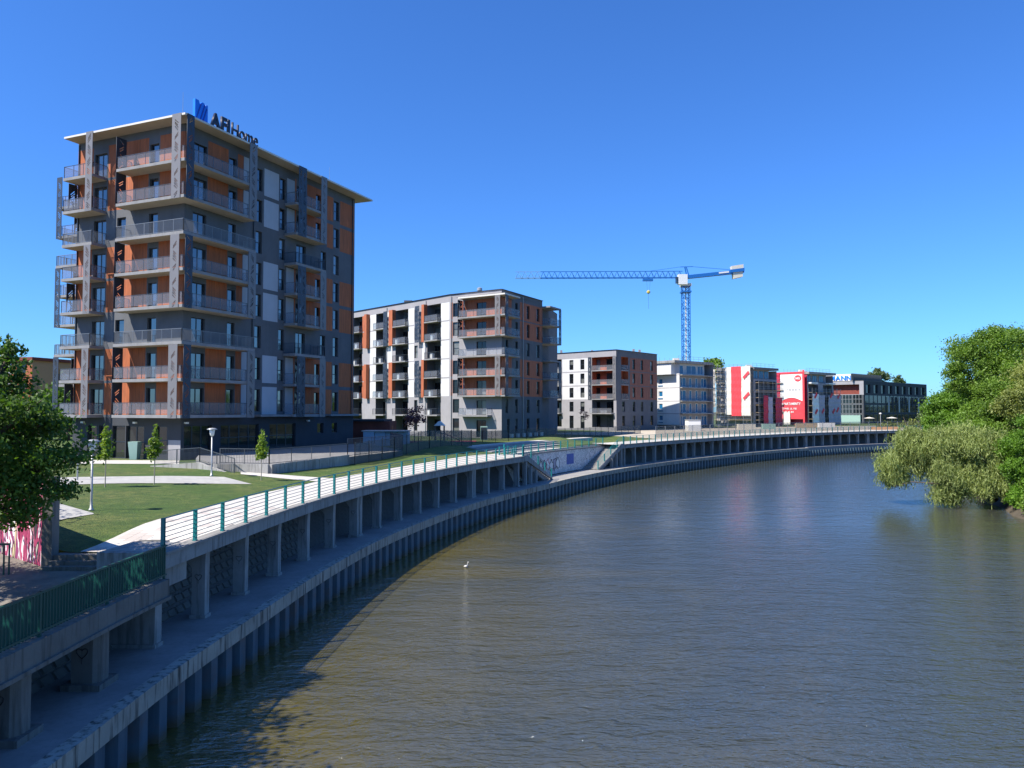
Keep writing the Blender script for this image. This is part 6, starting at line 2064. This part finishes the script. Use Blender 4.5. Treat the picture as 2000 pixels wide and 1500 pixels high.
def willow():
    root = thing('willow_tree', 'pale green willow leaning out over the water from the right bank', 'tree', (47.8, 74.5, .8))
    lobes = [(39.6, 76, 3.9, 2.6, 2.2, 1.5), (41.5, 75.5, 5.3, 3.0, 2.5, 1.7), (44.0, 74.5, 6.0, 3.2, 3.0, 1.7), (46.5, 73.5, 5.6, 2.8, 2.8, 1.8), (43.4, 73.8, 3.2, 2.6, 2.4, 2.0), (46.0, 72.3, 2.8, 2.6, 2.2, 1.9), (43.0, 73.6, 1.6, 1.9, 1.6, 1.1), (38.6, 76.4, 3.0, 1.3, 1.5, 1.0), (48.2, 73.6, 3.4, 2.2, 2.2, 2.2), (40.4, 76.0, 6.6, 1.4, 1.4, .9)]
    rg = np.random.default_rng(77)
    lobes = [(a_, b_, c_ * 1.06 + .3, d_, e_, f_) for a_, b_, c_, d_, e_, f_ in lobes]
    P = crown_points(lobes, 13000, 34, .22, .3, 77)
    # each point starts a short hanging strand
    reps = 9
    st = np.repeat(P, reps, 0)
    k = np.tile(np.arange(reps), len(P))[:, None]
    sway = np.repeat(rg.normal(size=(len(P), 2)) * .05, reps, 0)
    st = st + np.concatenate([sway * k, -k * .13], 1) + rg.normal(size=st.shape) * .05
    st = st[st[:, 2] > .12]
    c = Vector((43.5, 74.5, .1))
    o = bpy.data.objects.new('crown', leaves_mesh('crown', st - np.array(c), .12, M['leaf_willow'], 1.6, .6, 77)); C.objects.link(o); o.parent = root; o.location = c - wpos(root)
    MB().tube([(47.8, 74.5, .6), (46.4, 74.0, 2.6), (44.6, 74.2, 4.2), (43.0, 74.8, 5.6)], [.45, .36, .24, .1], 8).build('trunk', M['bark'], root, smooth=True)
    for pts, r in (([(46.4, 74, 2.6), (44.5, 72.6, 3.0), (41.8, 72.8, 3.3)], .16), ([(46.4, 72.6, 3.5), (45.2, 72.0, 5.0), (44.0, 71.8, 6.4)], .12), ([(44.6, 74.2, 4.2), (41.5, 75, 4.6), (38.8, 76, 4.1)], .15), ([(45.0, 72.6, 2.9), (42.0, 73.0, 2.3), (39.6, 74.4, 2.4), (38.2, 75, 1.9)], .10),
                   ([(46.0, 74.0, 3.0), (46.8, 73.2, 5.4), (46.2, 72.8, 7.2)], .14), ([(41.5, 75.0, 4.6), (40.2, 75.6, 7.0), (39.6, 75.7, 8.8)], .05), ([(41.8, 75.0, 5.0), (41.2, 75.4, 7.4), (40.9, 75.3, 8.4)], .04)):
        MB().tube(pts, [r, r * .7] + ([r * .5] if len(pts) == 4 else []) + [r * .25], 6).build('limb', M['bark'], root, smooth=True)
willow()
rt = [
 ('tall broad tree with the highest crown on the right bank', (61, 96, 3), [(60.5, 95, 16.8, 4.4, 4, 3.3), (64.5, 96, 17.5, 4.4, 4, 3.0), (57.5, 94, 13.6, 3.0, 3, 2.2), (62, 92, 12.6, 4.5, 3.5, 3.2), (67, 95, 14, 4.5, 4, 4), (59.5, 93, 10.5, 3.2, 3, 2.6)], 26000, .22, 'leaf_mid', 51, .45),
 ('olive toned tree with yellowish catkins in front of the tallest crown', (55, 78, 2), [(55.5, 77.5, 11.5, 3.6, 3.2, 2.4), (52.5, 77, 10.2, 2.6, 2.6, 1.8), (57, 79, 13.5, 3.2, 3, 2.4), (54, 76, 8.4, 3.2, 2.6, 2.0)], 17000, .18, 'leaf_olive', 52, .35),
 ('bright green locust tree low at the right edge above the water', (49.5, 71, 1.5), [(48.2, 70.4, 6.2, 2.2, 2.0, 1.7), (47.2, 69.4, 4.2, 1.6, 1.6, 1.5), (48.8, 69.4, 3.0, 2.0, 1.6, 1.6), (50.2, 70.6, 8.2, 2.2, 2.0, 1.5), (50.5, 69.5, 5.0, 2.2, 2.0, 2.4)], 17000, .15, 'leaf_bright', 53, .22),
 ('rounded mid green tree left of the tallest crown', (64, 108, 3), [(62.5, 106, 9.6, 3.6, 3.2, 2.6), (66, 108, 11.6, 3.4, 3, 2.4), (60.4, 104.5, 7.4, 2.8, 2.5, 2.2), (64, 104, 6.4, 3.2, 2.5, 2.5)], 12000, .24, 'leaf_bright', 54, .3),
 ('dark tree behind the willow top', (58, 89, 2.5), [(56.5, 88, 8.4, 3.6, 3, 2.6), (53.4, 86.5, 6.6, 2.8, 2.6, 2.2), (59, 88, 10.8, 3, 3, 2.4)], 11000, .22, 'leaf_mid', 55, .3),
 ('distant bushy tree left of the bank trees beside the office', (88, 150, 3.4), [(87, 149, 8.0, 4.6, 4, 3.2), (91.5, 150, 10.2, 4.4, 4, 3.4), (84.5, 148, 6.0, 3.4, 3, 2.2)], 8000, .33, 'leaf_mid', 56, .35),
 ('far pale tree at the end of the right bank', (106, 185, 4), [(105, 184, 8.6, 4.5, 4, 3.6), (110, 186, 10.5, 4, 4, 3.4)], 5000, .4, 'leaf_far', 57, .35),
 ('tall tree at the right edge behind the olive tree', (70, 86, 3), [(68, 86, 16, 4.5, 4, 3.6), (64.5, 84, 12.6, 3.8, 3.5, 3.2), (71, 84, 11, 4, 3.5, 4)], 14000, .22, 'leaf_mid', 58, .4),
 ('broad tree on the right bank beyond the frame edge', (56, 62, 2.5), [(56, 61, 9, 4.5, 4, 3.6), (52, 60, 6, 3.4, 3, 2.6)], 9000, .2, 'leaf_mid', 59, .35),
]
for (lb, base, lobes, n, leaf, mat, sd, tr) in rt:
    n = int(n * 3.2); leaf *= .62
    tree('broadleaf_tree', lb, 'tree', base, lobes, n, leaf, mat, sd, tr, group='trees on the right bank', clumps=60, spread=.155, shell=.5)
# bank shrubs
for i, (x, y, s_) in enumerate(((46.3, 68.5, 1.5), (44.8, 64.5, 1.2), (46.6, 62.8, 1.5), (48.0, 66.5, 1.8), (49.2, 62.0, 2.0), (44.3, 60.0, 1.3), (50.0, 78.8, 1.4))):
    root = thing('bank_shrub', ('leafy shrub at the waterline below the locust tree', 'small shrub hanging over the muddy bank', 'light green shrub at the right edge by the water', 'bushy shrub between locust and willow', 'large shrub at the right frame edge', 'shrub on the bank beyond the right edge', 'low shrub behind the willow')[i], 'shrub', (x, y, .5))
    P = crown_points([(x, y, .9 + s_ * .5, s_, s_, s_ * .75), (x + .6, y + .4, 1.2 + s_ * .7, s_ * .8, s_ * .8, s_ * .6)], int(2600 * s_), 18, .25, .3, 90 + i)
    P = P[P[:, 2] > .1]
    o = bpy.data.objects.new('foliage', leaves_mesh('foliage', P - np.array((x, y, .5)), .13, M[('leaf_bright', 'leaf_mid')[i % 2]], 1, 0, 90 + i)); C.objects.link(o); o.parent = root
    MB().tube([(x, y, .3), (x + .1, y, 1.4)], [.08, .03], 5).build('stem', M['bark'], root)
# background trees and far buildings
bt = [
 ('distant tree between the foreground tree and the tower', (-64, 108, 5), [(-64, 108, 10.5, 4.5, 4, 3.4), (-68, 110, 9, 4, 4, 3)], 5000, .33, 'leaf_dark', 61, .3),
 ('treetop showing behind the netted block', (64.5, 236, 5), [(64.5, 236, 22.5, 2.2, 2.2, 4.4)], 900, .5, 'leaf_mid', 62, .3),
 ('tall poplar treetop showing between the pale and netted blocks', (60.5, 228, 5), [(60.5, 228, 22.5, 1.6, 1.6, 3.6)], 700, .45, 'leaf_mid', 63, .3),
 ('dark conifer treetop rising behind the office roof', (156, 318, 5), [(156, 318, 23.5, 4.2, 4, 3.2), (156, 318, 26.2, 1.8, 1.8, 1.5)], 2600, .5, 'leaf_far', 64, .4),
 ('thin treetop right of the conifer behind the office roof', (166, 320, 5), [(166, 320, 22, 2.4, 2.4, 2.4)], 700, .5, 'leaf_far', 65, .3),
]
for (lb, base, lobes, n, leaf, mat, sd, tr) in bt:
    tree('background_tree', lb, 'tree', base, lobes, n, leaf, mat, sd, tr, limbs=False, clumps=22, spread=.25, shell=.3)
fr = MB()
P = crown_points([(x, y, 6 + random.uniform(0, 3), 16, 10, random.uniform(5, 8)) for x, y in [(-420 + i * 22, 330 + 40 * math.sin(i * .7)) for i in range(20)] + [(150 + i * 20, 345 + 20 * math.sin(i)) for i in range(40)]], 60000, 18, .3, .2, 99)
P = P[P[:, 2] > 4.2]
me = leaves_mesh('distant_woodland', P, 1.1, M['leaf_far'], 1, 0, 99)
o = bpy.data.objects.new('distant_woodland', me); C.objects.link(o); o['kind'] = 'stuff'
ob = thing('distant_apartment_house', 'white and orange apartment house glimpsed behind the left tree', 'building', (-84, 120, 5))
FO = Fac((-96, 124), (-76.5, 119))
wins = [(u, u + 1.4, 6.5 + 3 * k, 8.1 + 3 * k, 1, 1) for u in (2, 6, 10, 14, 17.5) for k in range(4)]
build_wall(ob, FO, 5, 17.5, M['white'], [(0, FO.L, 5.9 + 3 * k - .5, 6.2 + 3 * k, M['orange']) for k in range(4)] + [(16, FO.L, 5, 17.5, M['terraB'])], [(w[0], w[1], w[2], w[3], .2) for w in wins])
for w in wins: window(ob, FO, *w[:4], .15, 1, 1, pm='paneB')
FO2 = Fac((-76.5, 119), (-72, 134))
build_wall(ob, FO2, 5, 17.5, M['orange'], [], [])
MB().prism([(-96.3, 123.7), (-76.2, 118.5), (-71.6, 134.3), (-92, 139)], 17.5, 18.0).build('roof', M['brick'], ob)

# ------------------------------------------------------------------ bird
bird = thing('white_bird', 'small white long necked bird in the middle of the river', 'bird', (-2.75, 45.3, 0))
mb = MB()
x, y = -2.75, 45.3
mb.tube([(x - .26, y, .12), (x - .18, y, .12), (x - .05, y, .11), (x + .08, y, .13), (x + .15, y, .2), (x + .12, y, .30), (x + .10, y, .40), (x + .14, y, .47), (x + .22, y, .47), (x + .29, y, .455)],
        [.015, .07, .12, .10, .055, .035, .03, .045, .035, .008], 10)
bb_ = mb.build('body', M['bird'], bird, smooth=True); bb_.scale = (.62, .62, .7)
